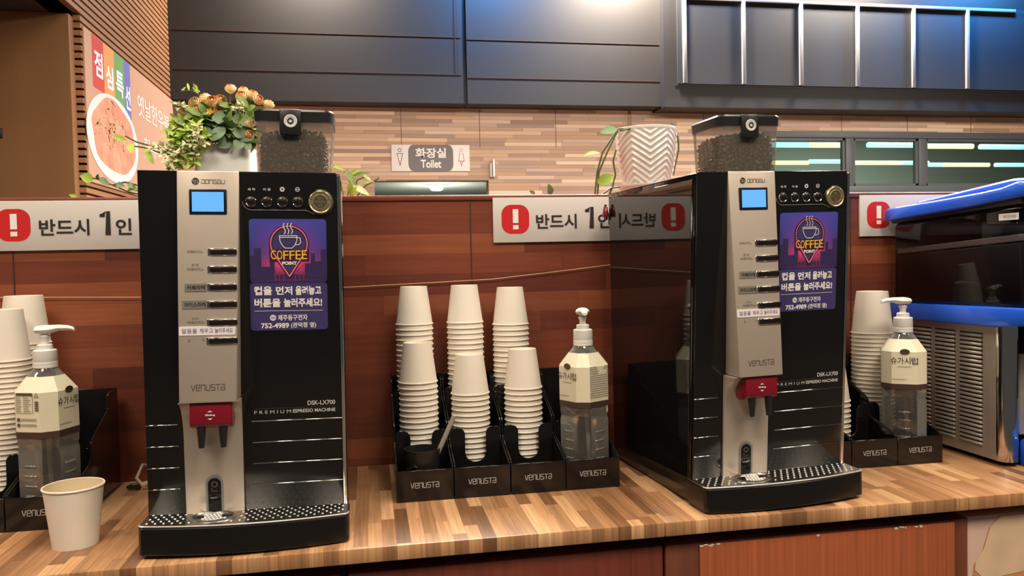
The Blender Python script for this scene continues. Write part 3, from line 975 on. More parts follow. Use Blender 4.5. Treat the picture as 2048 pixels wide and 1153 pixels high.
    put_text(m, '752-4989', .0235, .0640, .3270, .3350, S(.0008), .03)
    put_text(m, '(관덕정 옆)', .0670, .1040, .3262, .3355, S(.0008), .02)
    strokes(m, [[(.0145, .3535), (.1140, .3535)]], .0006, S(.0008))
    disc(m, .0410, .3430, .0045, S(.0008), 20)
    m.build('instruction_lettering', 'print_white', t)
    m = MB(); disc(m, .0396, .3430, .0017, S(.0010), 12, .0010); disc(m, .0424, .3430, .0017, S(.0010), 12, .0010)
    m.build('sticker_mark', 'sticker_purple', t)
    # red sliding spout block with two black nozzles
    yr = yC(.2235)+.004
    prr = [(yr, .2230), (yr-.0004, .1925), (yr+.001, .1895), (yr+.004, .1872), (yr+.012, .1840), (yr+.024, .1822), (yr+.034, .1850), (yr+.044, .2230)]
    MB().prism(prr, 'x', -.0745, -.0165, .0014).build('spout_block', 'red_plastic', t)
    m = MB()
    put_text(m, 'Sliding', -.0528, -.0390, .2030, .2066, facing_front(yr-.0012), .03)
    m.ngon([(-.0460, yr-.0012, .1978), (-.0422, yr-.0012, .2003), (-.0498, yr-.0012, .2003)])
    m.ngon([(-.0460, yr-.0012, .2116), (-.0498, yr-.0012, .2093), (-.0422, yr-.0012, .2093)])
    m.build('spout_lettering', 'strip_white', t)
    for x in (-.0600, -.0295):
        MB().lathe([(0, .1555), (.0036, .1555), (.0044, .1575), (.0068, .1880), (.0068, .1920), (0, .1920)], 20, Matrix.Translation((x, yr+.008, 0)), 1, .9).build('nozzle', 'black_plastic', t)
    # slot for hot water
    cx = -.050
    yl = lambda z: yF(z)-.009
    def capsule(r, zt_, d):
        P = [(cx-r, .0465), (cx+r, .0465)]
        P += [(cx+r*math.cos(q/12*PI), zt_-r+r*math.sin(q/12*PI)) for q in range(13)]
        return [(u, yl(v)-d, v) for u, v in P]
    o_, i_ = capsule(.0125, .1045, .0012), capsule(.0095, .1005, .0012)
    m = MB()
    for k in range(1, len(o_)-1):
        m.ngon([o_[k], o_[k+1], i_[k+1], i_[k]])
    m.ngon([o_[-1], o_[0], i_[0], i_[-1]])
    rim = m.build('slot_rim', 'silver_side', t)
    MB().ngon(capsule(.0095, .1005, .0006)).build('slot', 'black_panel', t)
    m = MB()
    D = lambda u, v: (u, yl(v)-.0009, v)
    disc(m, cx, .0905, .0046, D, 18, .0032); strokes(m, [[(cx-.004, .0845), (cx-.004, .0800), (cx+.004, .0800)]], .0010, D)
    m.build('slot_icon', 'ink_grey', t)
    MB().tube([(cx-.006, yl(.07)-.001, .0700), (cx-.001, yl(.07)-.005, .0708), (cx+.005, yl(.07)-.004, .0716)], [.0012, .0018, .0012], 8).build('water_outlet', 'chrome', t)
    # drip tray with a bowed front, steel grille and an oval cup rest
    TW = .1500
    def outline(ins, r):
        P = []
        n = 16
        fy = lambda x: -.010 + .0175*(x/TW)**2 + ins
        xl = TW-ins
        for k in range(n+1):
            x = -xl+r + (2*xl-2*r)*k/n
            P.append((x, fy(x)))
        e = fy(xl-r)
        for k in range(1, 6):
            a = k/5*PI/2
            P.append((xl-r+r*math.sin(a), e+r*1.1-r*1.1*math.cos(a)))
        P.append((xl, .0715)); P.append((-xl, .0715))
        for k in range(0, 5):
            a = PI/2-k/5*PI/2
            P.append((-xl+r-r*math.sin(a), e+r*1.1-r*1.1*math.cos(a)))
        return P
    MB().prism(outline(0, .010), 'z', .003, .0435, .0016, 1).build('drip_tray', 'tray_black', t)
    g = MB().prism(outline(.0015, .009), 'z', .0430, .0462, .0008, 1)
    g.mi = 1
    for i in range(25):
        for j in range(6):
            x = -.1395+.0119*i + (.0059 if j % 2 else 0)
            y = .008+.0098*j + .012*(x/TW)**2
            if ((x-cx)/.041)**2+((y-.031)/.028)**2 < 1 or x > .1415: continue
            g.lathe([(.0020, .0460), (.0015, .0468), (0, .0470)], 8, Matrix.Translation((x, y, 0)))
    gr = g.build('grille', ['steel', 'steel_bright'], t)
    lip = [(x, y, .0455) for x, y in outline(.0008, .0095)]
    n_ = len(lip)
    MB().tube(lip[n_-5:]+lip[:22], .0011, 6).build('grille_lip', 'steel_bright', gr)
    m = MB().lathe([(.0340, .0462), (.0335, .0482), (.0310, .0484), (.0300, .0468), (0, .0468)], 36, Matrix.Translation((cx, .031, 0)), 1, .72)
    m.mi = 1
    for i in range(-4, 5):
        for j in range(-2, 3):
            if abs(i) < 4-abs(j)*.8: m.lathe([(.0026, .0467), (.0020, .0476), (0, .0478)], 8, Matrix.Translation((cx+i*.0052+(j % 2)*.0026, .031+j*.0072, 0)), 1, .6)
    m.mi = 2
    for s in (-1, 1): m.lathe([(.0085, .0469), (.0080, .0486), (0, .0488)], 20, Matrix.Translation((cx+s*.0205, .032, 0)), 1, .62)
    m.build('cup_rest', ['steel', 'steel_bright', 'black_panel'], gr)
    return t

ML = build_machine('black and silver coffee machine at left, nearest the single paper cup', (-.1900, 1.20, CZ1+.0010))
ML.rotation_euler = (0, .0150, .012)
MR_ = copy_tree(ML)
MR_.location = (.6800, 1.20, CZ1+.0008)
MR_.rotation_euler = (0, -.0145, .070)
MR_['label'] = 'black and silver coffee machine at right, in front of the chevron plant pot'

# ------------------------------------------------------------------ bean hoppers
def hopper_geo():
    def ring(w0, w1, d0, d1, z, r, n=5): return [(u, v, z) for u, v in rrect(w0, w1, d0, d1, r, n)]
    return ring
def build_hopper(label, loc):
    t = thing('bean_hopper', label, 'hopper', loc, 0, 'bean hoppers on the machines')
    ring = hopper_geo()
    W, D, H = .1310, .122, .1115
    tp = .0042
    m = MB()
    m.loft([ring(tp, W-tp-.003, tp, D-tp, .0005, .014), ring(0, W, 0, D, H, .016)], cap=False)
    m.build('tank', 'hopper_clear', t)
    MB().loft([ring(tp, W-tp-.003, tp, D-tp, .0005, .014), ring(tp, W-tp-.003, tp, D-tp, .0025, .014)]).build('tank_base', 'black_plastic', t)
    m = MB()
    m.loft([ring(-.0016, W+.0016, -.0016, D+.0016, H-.001, .017), ring(-.0025, W+.0025, -.0025, D+.0025, H+.016, .017), ring(0, W, 0, D, H+.0195, .016)])
    lid = m.build('lid', 'black_plastic', t)
    MB().loft([ring(.012, W-.012, .012, D-.012, H+.0192, .012), ring(.014, W-.014, .014, D-.014, H+.0225, .012)]).build('lid_top', 'hopper_clear', lid)
    cl = MB().box((.0420, -.0095, H-.0255), (.0780, -.0015, H+.0190), .0025).build('clip', 'black_plastic', t)
    mr = Matrix.Translation((.0605, -.0095, H-.002)) @ Matrix.Rotation(PI/2, 4, 'X')
    MB().lathe([(.0112, 0), (.0112, .0008), (.0100, .0014), (.0090, .0010), (0, .0010)], 28, mr).build('clip_badge', 'print_silver', cl)
    G = facing_front(-.0112)
    m = MB(); disc(m, .0605, H-.002, .0055, G, 20, .0030); m.ngon([G(.0580, H-.005), G(.0630, H-.005), G(.0605, H-.009)])
    m.build('badge_mark', 'ink_black', cl)
    return t
def bean_mesh(seed):
    random.seed(seed)
    m = MB()
    W, D = .1215, .1130
    t = bmesh.new()
    bmesh.ops.create_icosphere(t, subdivisions=2, radius=1)
    base = []
    for v in t.verts:
        x, y, z = v.co
        crease = -.35*math.exp(-(y/.22)**2)*(1 if z > 0 else 0)
        base.append(Vector((x*.0056, y*.0041, (z+crease)*(.0031 if z > 0 else .0024))))
    faces = [[v.index for v in f.verts] for f in t.faces]
    t.free()
    def put(p):
        e = Matrix.Rotation(random.uniform(0, 2*PI), 3, 'Z') @ Matrix.Rotation(random.uniform(-.9, .9), 3, 'X') @ Matrix.Rotation(random.uniform(-1.5, 1.5), 3, 'Y')
        vs = [m.bm.verts.new(Vector(p) + e @ b) for b in base]
        for f in faces: m._f([vs[i] for i in f])
    x0, x1, y0, y1 = .0105, .1150, .0105, .1095
    nz = 14
    for k in range(nz):
        z = .0065+k*.0060
        top = k >= nz-2
        n = 13
        for i in range(n):
            u = (i+random.uniform(.2, .8))/n
            zj = z+random.uniform(-.002, .002)
            put((x0+u*(x1-x0), y0+random.uniform(-.001, .002), zj))
            put((x0+random.uniform(-.001, .002), y0+u*(y1-y0), zj))
            put((x1-random.uniform(-.001, .002), y0+u*(y1-y0), zj))
    for i in range(11):
        for j in range(10):
            put((x0+(i+random.uniform(.3, .7))/11*(x1-x0), y0+(j+random.uniform(.3, .7))/10*(y1-y0), .0890+.006*math.exp(-((i-6.5)/3)**2)+random.uniform(-.003, .003)))
    m.mi = 1
    m.box((x0+.002, y0+.002, .004), (x1-.002, y1-.002, .0885))
    return m
HL = build_hopper('clear coffee bean hopper on the left machine, beside the rose arrangement', (-.1880, 1.420, CZ1+MH+.0012))
HR = copy_tree(HL)
HR.location = (.6690, 1.420, CZ1+MH+.0012)
HL.rotation_euler = (0, .0150, .012); HR.rotation_euler = (0, -.0145, .070)
HR['label'] = 'clear coffee bean hopper on the right machine, beside the chevron plant pot'
for x, w_, sd in ((-.1880, 'left', 11), (.6690, 'right', 12)):
    b = bean_mesh(sd).build('coffee_beans', ['bean', 'bean_core'])
    b.location = (x, 1.420, CZ1+MH+.0019)
    b.rotation_euler = (0, .0150, .012) if x < 0 else (0, -.0145, .070)
    tag(b, f'dark roasted coffee beans filling the hopper of the {w_} machine', 'coffee beans', None, 'stuff')

# ------------------------------------------------------------------ stepped cup organizers
def build_organizer(label, x0, n, wd, brand=True):
    t = thing('cup_organizer', label, 'organizer', (x0, 1.388, CZ1), 0, 'black stepped organizers')
    A = 'black_acrylic'
    W = n*wd
    MB().box((.001, .002, .0005), (W-.001, .250, .004), .0006, 1).build('base', A, t)
    MB().box((.001, .250, .0005), (W-.001, .2525, .192), .0008, 1).build('back_panel', A, t)
    prof = [(.0025, .0045), (.0025, .0585), (.012, .062), (.088, .084), (.093, .088), (.096, .116), (.104, .123), (.188, .157), (.194, .162), (.197, .186), (.204, .191), (.2495, .192), (.2495, .0045)]
    for i in range(n):
        a, b = i*wd, (i+1)*wd
        for x in (a+.0008, b-.0033):
            MB().prism(prof, 'x', x, x+.0025, .0005, 1).build('divider', A, t)
        fp = MB().box((a+.0008, 0, .0005), (b-.0008, .0025, .0555), .0006, 1).build('front_panel', A, t)
        c = (a+b)/2
        stroke_word(MB(), 'venusTa', c-.0250, c+.0240, .0245, .0335, facing_front(-.0003), .095, .38).build('brand_lettering', 'print_silver', fp)
        def notch(y, zt, zb, hw, name):
            l, r = a+.0036, b-.0036
            P = [(l, .0045), (r, .0045), (r, zt-.004), (r-.004, zt)]
            q = .013
            P += [(c+hw+q, zt)]
            P += [(c+hw+q-q*math.sin(k/5*PI/2), zt-q+q*math.cos(k/5*PI/2)) for k in range(1, 6)]
            P += [(c+hw*math.cos(k/12*PI), zb+hw-hw*math.sin(k/12*PI)) for k in range(13)]
            P += [(c-hw-q+q*math.cos(k/5*PI/2), zt-q+q*math.sin(k/5*PI/2)) for k in range(6)]
            P += [(l+.004, zt), (l, zt-.004)]
            MB().prism(P, 'y', y, y+.0025, .0004, 1).build(name, A, t)
        if i == n-1:                                   # the bottle bay is deeper and has one plain shelf
            notch(.0990, .1085, .0420, .0200, 'notch_panel')
            MB().box((a+.0036, .1016, .0330), (b-.0036, .2500, .0352)).build('shelf', A, t)
            continue
        notch(.0865, .1085, .0420, .0200, 'notch_panel')
        notch(.1685, .1740, .1300, .0200, 'rear_notch_panel')
        MB().box((a+.0036, .0890, .0330), (b-.0036, .1685, .0352)).build('shelf', A, t)
        MB().box((a+.0036, .1710, .1180), (b-.0036, .2500, .1202)).build('rear_shelf', A, t)
    return t
OM = build_organizer('four-bay black cup organizer between the two coffee machines', .0365, 4, .1025)
OL = build_organizer('black cup organizer at far left, partly hidden by the single cup', -.897, 4, .1025)
OR_ = build_organizer('black cup organizer between the right machine and the blue-lidded machine', .8185, 3, .1005)

# ------------------------------------------------------------------ paper cups
def cup_profile(R, r, H):
    return [(0, .0052), (r-.0016, .0050), (r-.0016, 0), (r, 0), (R, H-.0030), (R+.0012, H-.0030), (R+.0019, H-.0016), (R+.0012, H-.0002), (R, H), (R-.0008, H-.0006)], \
           [(R-.0008, H-.0006), (R-.0007, H-.004), (r-.0010, .0072), (0, .0072)]
def cup_mesh(R, r, H, inverted, name):
    a, b = cup_profile(R, r, H)
    if inverted: a = [(q, H-z) for q, z in a]; b = [(q, H-z) for q, z in b]
    m = MB().lathe(a, 36)
    m.mi = 1
    m.lathe(b, 36)
    return m
SMALL, BIG = (.0362, .0268, .0770), (.0420, .0318, .0905)
proto = {}
for k, dims in (('small', SMALL), ('big', BIG)):
    o = cup_mesh(*dims, True, k).build('paper_cup', ['paper_white', 'cup_inside'], recalc=False)
    proto[k] = [o, False]
ORD = ['topmost', 'second', 'third', 'fourth', 'fifth', 'sixth', 'seventh', 'eighth', 'ninth', 'tenth', 'eleventh', 'twelfth', 'thirteenth', 'fourteenth', 'fifteenth', 'sixteenth',
       'seventeenth', 'eighteenth', 'nineteenth', 'twentieth', 'twenty-first', 'twenty-second', 'twenty-third', 'twenty-fourth', 'twenty-fifth', 'twenty-sixth', 'twenty-seventh', 'twenty-eighth', 'twenty-ninth', 'thirtieth', 'thirty-first', 'thirty-second', 'thirty-third', 'thirty-fourth', 'thirty-fifth', 'thirty-sixth']
def stack(kind, x, y, zf, ztop, where, lean=(0, 0), seed=0):
    H = (SMALL if kind == 'small' else BIG)[2]
    s0 = .0104 if kind == 'small' else .0089
    n = max(2, round((ztop-H-zf)/s0)+1)
    s = (ztop-H-zf)/(n-1)
    rnd = random.Random(seed)
    for i in range(n):
        src = proto[kind]
        if not src[1]: o = src[0]; src[1] = True
        else:
            o = src[0].copy(); COL.objects.link(o)
        k = n-1-i
        o.location = (x+lean[0]*i*s+rnd.uniform(-.0002, .0002), y+lean[1]*i*s+rnd.uniform(-.0002, .0002), zf+i*s)
        o.rotation_euler = (-lean[1], lean[0], rnd.uniform(0, 6))
        o.rotation_euler[2] = 0 if (lean[0] or lean[1]) else rnd.uniform(0, 6)
        tag(o, f'white paper cup, {ORD[k]} from the top of the {where}' if k else f'white paper cup topping the {where}', 'cup', f'paper cups in the {where}')
Z1, Z2 = CZ1+.0354, CZ1+.1204
stack('small', .0875, 1.518, Z1, 1.170, 'front left stack of the middle organizer', seed=1)
stack('small', .1875, 1.518, Z1, 1.143, 'front centre stack of the middle organizer', seed=2)
stack('small', .2925, 1.518, Z1, 1.149, 'front right stack of the middle organizer', seed=3)
stack('small', .0875, 1.600, Z2, 1.275, 'back left stack of the middle organizer', seed=4)
stack('small', .1905, 1.600, Z2, 1.275, 'back centre stack of the middle organizer', seed=5)
stack('small', .2850, 1.600, Z2, 1.268, 'back right stack of the middle organizer', seed=6)
stack('big', -.636, 1.521, Z1, 1.256, 'front stack of the left organizer', seed=7)
stack('big', -.634, 1.606, Z2, 1.277, 'back stack of the left organizer', seed=8)
stack('big', 1.0690, 1.5370, Z1, 1.240, 'stack behind the right syrup bottle', seed=9)
stack('small', .9600, 1.520, Z1, 1.088, 'short stack beside the right machine', seed=10)
stack('small', .9700, 1.600, Z2, 1.292, 'tall stack beside the right machine', lean=(.13, 0), seed=11)

one = cup_mesh(.0420, .0320, .0925, False, 'single').build('paper_cup', ['paper_white', 'cup_inside'], recalc=False)
one.location = (-.4555, 1.3035, CZ1)
tag(one, 'single upright empty white paper cup standing on the worktop at left', 'cup')

# black cup with a stirrer in the front bay
bc = thing('black_mug', 'small black cup in the front left bay of the middle organizer', 'cup', (.0865, 1.4340, CZ1+.0042))
MB().lathe([(0, 0), (.026, 0), (.028, .004), (.0325, .078), (.0325, .0800), (.0310, .0800), (.0265, .006), (0, .006)], 36).build('cup_body', 'black_plastic', bc)
MB().tube([(-.0245, -.015, .028), (-.0300, -.0230, .036), (-.0285, -.0275, .050), (-.0180, -.0290, .054), (-.0120, -.0270, .052)], .0022, 8).build('handle', 'black_gloss', bc)
tag(MB().tube([(.098, 1.446, CZ1+.012), (.1075, 1.440, CZ1+.055), (.1455, 1.4185, CZ1+.1440)], .0043, 10).build('stirring_stick', 'wood_stick'),
    'grey stirring stick leaning in the small black cup', 'stirrer')

# ------------------------------------------------------------------ syrup bottles
def octo(a, c, z): 
    h = a/2
    return [(-h+c, -h, z), (h-c, -h, z), (h, -h+c, z), (h, h-c, z), (h-c, h, z), (-h+c, h, z), (-h, h-c, z), (-h, -h+c, z)]
def neck8(r, z):
    return [(r*math.cos(q), r*math.sin(q), z) for q in [math.radians(a) for a in (-112.5, -67.5, -22.5, 22.5, 67.5, 112.5, 157.5, 202.5)]]
BA, BC_ = .0810, .0180
def shell(z):
    """bottle section at height z: list of 8 points"""
    if z <= .219: return octo(BA if z > .006 else BA-.007, BC_, z)
    k = min(1, (z-.219)/.039)
    A, B = octo(BA, BC_, z), neck8(.0165, z)
    return [(p[0]+(q[0]-p[0])*k, p[1]+(q[1]-p[1])*k, z) for p, q in zip(A, B)]
def build_bottle(label, loc, rz, pump_rz, level, squash=1.0):
    t = thing('syrup_bottle', label, 'bottle', loc, rz, 'syrup pump bottles')
    m = MB()
    zs = [.0006, .0062, .120, .1235, .128, .1320, .219, .229, .239, .249, .258, .268]
    L = []
    for z in zs:
        s = .965 if z in (.1235, .128) else 1
        L.append([(x*s, y*s, z) for x, y, _ in shell(z)])
    m.loft(L, cap=True)
    for k in range(4):                                  # pressed grip ridges on the flat sides
        M = Matrix.Rotation(k*PI/2, 4, 'Z')
        for j in range(5): m.box((-.0115, -BA/2-.0012, .030+j*.0165), (.0115, -BA/2+.0008, .0335+j*.0165), .0010, 1, M)
    m.build('bottle_body', 'bottle_clear', t)
    MB().loft([[(x*.955, y*.955, z) for x, y, _ in shell(z)] for z in (.004, .0075, level-.001, level)]).build('syrup', 'syrup_clear', t)
    def wrap(z0, z1, off, mb):
        zz = [z0] + [z for z in (.219, .229, .239) if z0 < z < z1] + [z1]
        mb.loft([[(x*(1+off/.042), y*(1+off/.042), z) for x, y, _ in shell(z)] for z in zz], cap=False)
        return mb
    lb = wrap(.153, .243, .0009, MB()).build('paper_label', 'label_cream', t, smooth=False)
    wrap(.1440, .1545, .0011, MB()).build('label_band', 'label_brown', lb, smooth=False)
    f = facing_front(-BA/2-.0021)
    m = MB()
    for ch, u0, u1 in (('슈', -.0250, -.0135), ('가', -.0120, -.0010), ('시', .0005, .0110), ('럽', .0125, .0245)): put_text(m, ch, u0, u1, .1945, .2085, f, .0)
    m.build('label_lettering', 'ink_black', lb)
    m = MB(); disc(m, .001, .2195, .0090, f, 24, 0, .62); m.build('label_emblem', 'gilt_dark', lb)
    m = MB(); strokes(m, [[(-.012, .1895), (.012, .1895)], [(-.022, .164), (.004, .164)]], .0009, f); m.build('label_rule', 'plate_grey', lb)
    # fine print on the right side, table on the left side
    random.seed(4)
    fr = lambda u, v: (BA/2+.0021, u, v)
    m = MB()
    for j in range(15):
        z = .219-.0040*j
        u = -.024
        while u < .022:
            e = min(.024, u+random.uniform(.003, .010))
            if j > 3 or abs(u) > .010: strokes(m, [[(u, z), (e, z)]], .0011, fr)
            u = e+.0016
    m.build('fine_print', 'plate_grey', lb)
    fl = lambda u, v: (-BA/2-.0021, -u, v)
    m = MB()
    strokes(m, [[(-.020, .186), (-.020, .218), (.010, .218), (.010, .186), (-.020, .186)], [(-.006, .186), (-.006, .214)]], .0007, fl)
    rect(m, -.020, .010, .2150, .2190, fl)
    for j in range(7):
        for u0, u1 in ((-.0185, -.0085), (-.004, .007)): strokes(m, [[(u0, .211-.0036*j), (u0+(u1-u0)*random.uniform(.5, 1), .211-.0036*j)]], .0009, fl)
    for j in range(5): rect(m, .014, .021, .190+j*.0034, .1920+j*.0034, fl)
    strokes(m, [[(.014, .2125), (.021, .2125), (.0175, .2185), (.014, .2125)]], .0009, fl)
    for z in (.166, .175):
        rect(m, -.020, -.0145, z-.0027, z+.0027, fl)
        for dz in (-.0012, .0012): strokes(m, [[(-.0125, z+dz), (.016, z+dz)]], .0008, fl)
    m.build('nutrition_table', 'ink_grey', lb)
    # pump
    p = MB().lathe([(0, .2560), (.0185, .2560), (.0185, .2600), (.0178, .2605), (.0185, .2610), (.0185, .2650), (.0178, .2655), (.0183, .2665), (.0180, .2845), (.0165, .2860), (.0120, .2865), (.0120, .2935), (.0105, .2950), (0, .2950)], 32).build('pump_collar', 'pump_white', t)
    MB().lathe([(0, .2945), (.0062, .2945), (.0058, .3020), (.0085, .3085), (.0060, .3110), (0, .3110)], 20).build('pump_stem', 'pump_white', t)
    hd = MB()
    M = Matrix.Rotation(pump_rz-rz, 4, 'Z')
    def sec(x, w, h, z): return [M @ Vector((x, w*math.cos(a), z+h*math.sin(a))) for a in [2*PI*k/12 for k in range(12)]]
    hd.loft([sec(-.0135, .006, .003, .3195), sec(-.0120, .0120, .0062, .3190), sec(-.002, .0135, .0078, .3190), sec(.010, .0120, .0072, .3195), sec(.022, .0078, .0052, .3215), sec(.036, .0064, .0044, .3210), sec(.043, .0052, .0036, .3195), sec(.0465, .0042, .0030, .3175)])
    hd.build('pump_head', 'pump_white', t)
    MB().tube([(0, 0, .2560), (.004, .003, .12), (.009, .004, .012)], .0042, 10).build('dip_tube', 'cord_tube', t)
    return t
BZ = CZ1+.0042
build_bottle('pump bottle of clear syrup in the middle organizer, corner turned to the front', (.3945, 1.4388, BZ), math.radians(-62), math.radians(-100), .030)
build_bottle('pump bottle of clear syrup in the left organizer, spout pointing right', (-.5385, 1.4388, BZ), math.radians(69), math.radians(3), .112)
build_bottle('pump bottle of clear syrup in the right organizer, spout pointing left', (1.0700, 1.4388, BZ), math.radians(-34), math.radians(176), .130)

# ------------------------------------------------------------------ dispenser with blue lid at the right
ice = thing('drink_dispenser', 'stainless steel drink dispenser with dark tank and blue lid at right', 'dispenser', (0, 0, 0))
IX0, IX1, IY0, IY1 = 1.199, 1.72, 1.318, 1.640
MB().box((IX0+.02, IY0+.02, CZ1), (IX1-.02, IY1-.01, CZ1+.010)).build('plinth', 'black_matte', ice)
MB().box((IX0+.004, IY0+.03, CZ1+.010), (IX1-.004, IY1, 1.176), .002).build('body', 'black_matte', ice)
LOUV = ((1.372, 1.438), (1.446, 1.510), (1.518, 1.582))
sp = MB()
sp.box((IX0, IY0+.022, CZ1+.010), (IX0+.004, IY1, 1.176), .0008, 1)
for y0, y1 in LOUV:
    for j in range(26):
        z = .9320+j*.0087
        sp.prism([(IX0+.0005, z+.0058), (IX0-.0022, z+.0056), (IX0-.0040, z+.0030), (IX0-.0040, z+.0004), (IX0+.0005, z+.0002)], 'y', y0+.003, y1-.003, .0004, 1)
side = sp.build('side_panel', 'steel_brushed', ice)
m = MB()
for y0, y1 in LOUV:
    for j in range(26):
        z = .9320+j*.0087
        m.box((IX0-.0003, y0+.002, z+.0057), (IX0+.0008, y1-.002, z+.0088))
m.build('louver_slots', 'black_matte', side)
MB().lathe([(0, CZ1+.010), (.0215, CZ1+.010), (.0215, 1.176), (0, 1.176)], 28, Matrix.Translation((IX0+.0215, IY0+.0215, 0))).build('corner_post', 'chrome', ice)
MB().box((IX0+.043, IY0+.012, CZ1+.060), (IX1, IY0+.032, 1.120), .003).build('front_panel', 'steel_brushed', ice)
MB().box((IX0+.05, IY0+.004, 1.120), (IX1, IY0+.03, 1.176), .004).build('front_hood', 'black_plastic', ice)
MB().box((IX0+.10, IY0-.02, 1.02), (IX0+.14, IY0+.014, 1.14), .008).build('dispensing_tap', 'black_plastic', ice)
MB().box((IX0+.040, IY0-.085, CZ1+.002), (IX1, IY0+.012, CZ1+.055), .008).build('drip_tray', 'blue_plastic', ice)
MB().prism([(1.245, 1.182), (1.245, 1.214), (IY1+.004, 1.208), (IY1+.004, 1.174), (IY0, 1.174)], 'x', 1.178, IX1+.02, .004).build('tank_rim', 'blue_plastic', ice)
tk = MB().prism([(1.265, 1.211), (1.272, 1.408), (1.632, 1.389), (1.636, 1.2065)], 'x', 1.190, IX1+.005, .010, 3).build('tank', 'tank_clear', ice)
MB().prism([(1.272, 1.213), (1.279, 1.338), (1.625, 1.318), (1.629, 1.2085)], 'x', 1.196, IX1, .006).build('tank_filling', 'tank_dark', ice)
MB().prism([(1.278, 1.3385), (1.278, 1.3520), (1.626, 1.3305), (1.626, 1.3185)], 'x', 1.1955, IX1, .002, 1).build('inner_rim', 'pot_grey', ice)
ld = [(1.2450, 1.4200), (1.2400, 1.4330), (1.2440, 1.4430), (1.262, 1.4480), (1.30, 1.4400), (1.35, 1.4360), (1.50, 1.4290), (1.632, 1.4240), (1.642, 1.4190), (1.642, 1.3950), (1.630, 1.3940), (1.40, 1.4075)]
MB().prism(ld, 'x', 1.172, IX1+.02, .005, 3).build('lid', 'blue_plastic', ice)
ld2 = [(1.2620, 1.4440), (1.268, 1.4560), (1.32, 1.4590), (1.45, 1.4480), (1.58, 1.4370), (1.62, 1.4230)]
MB().prism(ld2, 'x', 1.215, IX1-.02, .006, 3).build('lid_dome', 'blue_plastic', ice)
MB().prism([(1.262, 1.4080), (1.262, 1.4200), (1.632, 1.3990), (1.632, 1.3890)], 'x', 1.1840, IX1+.010, .002, 1).build('lid_gasket', 'black_plastic', ice)
MB().box((1.1885, 1.275, 1.3785), (1.1898, 1.322, 1.3915), .0004, 1).build('notice_label', 'strip_white', ice)
m = MB(); put_text(m, '여기뜨지마', -1.310, -1.280, 1.3818, 1.3882, lambda u, v: (1.1881, -u, v), .0)
m.build('notice_lettering', 'ink_black', ice)

# ------------------------------------------------------------------ plants on the partition ledge
def leaf(mb, base, tip, width, droop=.15, up=(0, 0, 1), n=6, fold=.12):
    """a pointed leaf blade with thickness-free but curved and folded surface, doubled so it has two sides"""
    b, t_ = Vector(base), Vector(tip)
    d = t_-b
    L = d.length
    d.normalize()
    s = d.cross(Vector(up))
    if s.length < .05: s = d.cross(Vector((1, 0, 0)))
    s.normalize()
    nrm = s.cross(d)
    rows = []
    for k in range(n+1):
        q = k/n
        w = width*math.sin(PI*min(1, q*.93+.035))**.8*(1-.25*q)
        c = b + d*L*q + nrm*(droop*L*math.sin(PI*q*.9))*.6
        rows.append([mb.bm.verts.new(c - s*w*.5 + nrm*w*fold), mb.bm.verts.new(c), mb.bm.verts.new(c + s*w*.5 + nrm*w*fold)])
    for a, c in zip(rows, rows[1:]):
        for j in range(2): mb._f((a[j], a[j+1], c[j+1], c[j]))

LZ = PT
fl = thing('flower_arrangement', 'white square pot of peach artificial roses and green foliage', 'flower arrangement', (-.292, 1.775, LZ))
pm = MB()
pm.loft([[(x, y, 0) for x, y in rrect(-.057, .057, -.057, .057, .010)], [(x, y, .1125) for x, y in rrect(-.055, .055, -.055, .055, .012)],
         [(x, y, .1135) for x, y in rrect(-.052, .052, -.052, .052, .010)], [(x, y, .095) for x, y in rrect(-.050, .050, -.050, .050, .010)]])
pm.build('pot', 'pot_white', fl)
random.seed(21)
m = MB()
for i in range(190):
    a, e = random.uniform(0, 2*PI), random.uniform(.05, 1.25)
    R = random.uniform(.045, .085)
    c = Vector((.0+R*1.05*math.cos(a)*math.cos(e)-.008, .6*R*math.sin(a)*math.cos(e)-.01, .125+R*.85*math.sin(e)))
    v = Vector((math.cos(a), math.sin(a)*.8, random.uniform(-.5, .9))).normalized()
    leaf(m, c, c+v*random.uniform(.022, .038), random.uniform(.012, .020), random.uniform(-.1, .25))
m.build('foliage', 'leaf_green', fl)
m = MB()
for i in range(40):
    a, e = random.uniform(-2.6, .2), random.uniform(.0, 1.0)
    R = random.uniform(.05, .075)
    c = Vector((.005+R*.95*math.cos(a)*math.cos(e), R*.7*math.sin(a)*math.cos(e)-.012, .125+R*.75*math.sin(e)))
    v = Vector((random.uniform(-1, 1), -.6, random.uniform(-.6, .6))).normalized()
    leaf(m, c, c+v*random.uniform(.03, .045), random.uniform(.024, .034), .2)
LEAVES_LATER = m
O = Vector(fl.location)
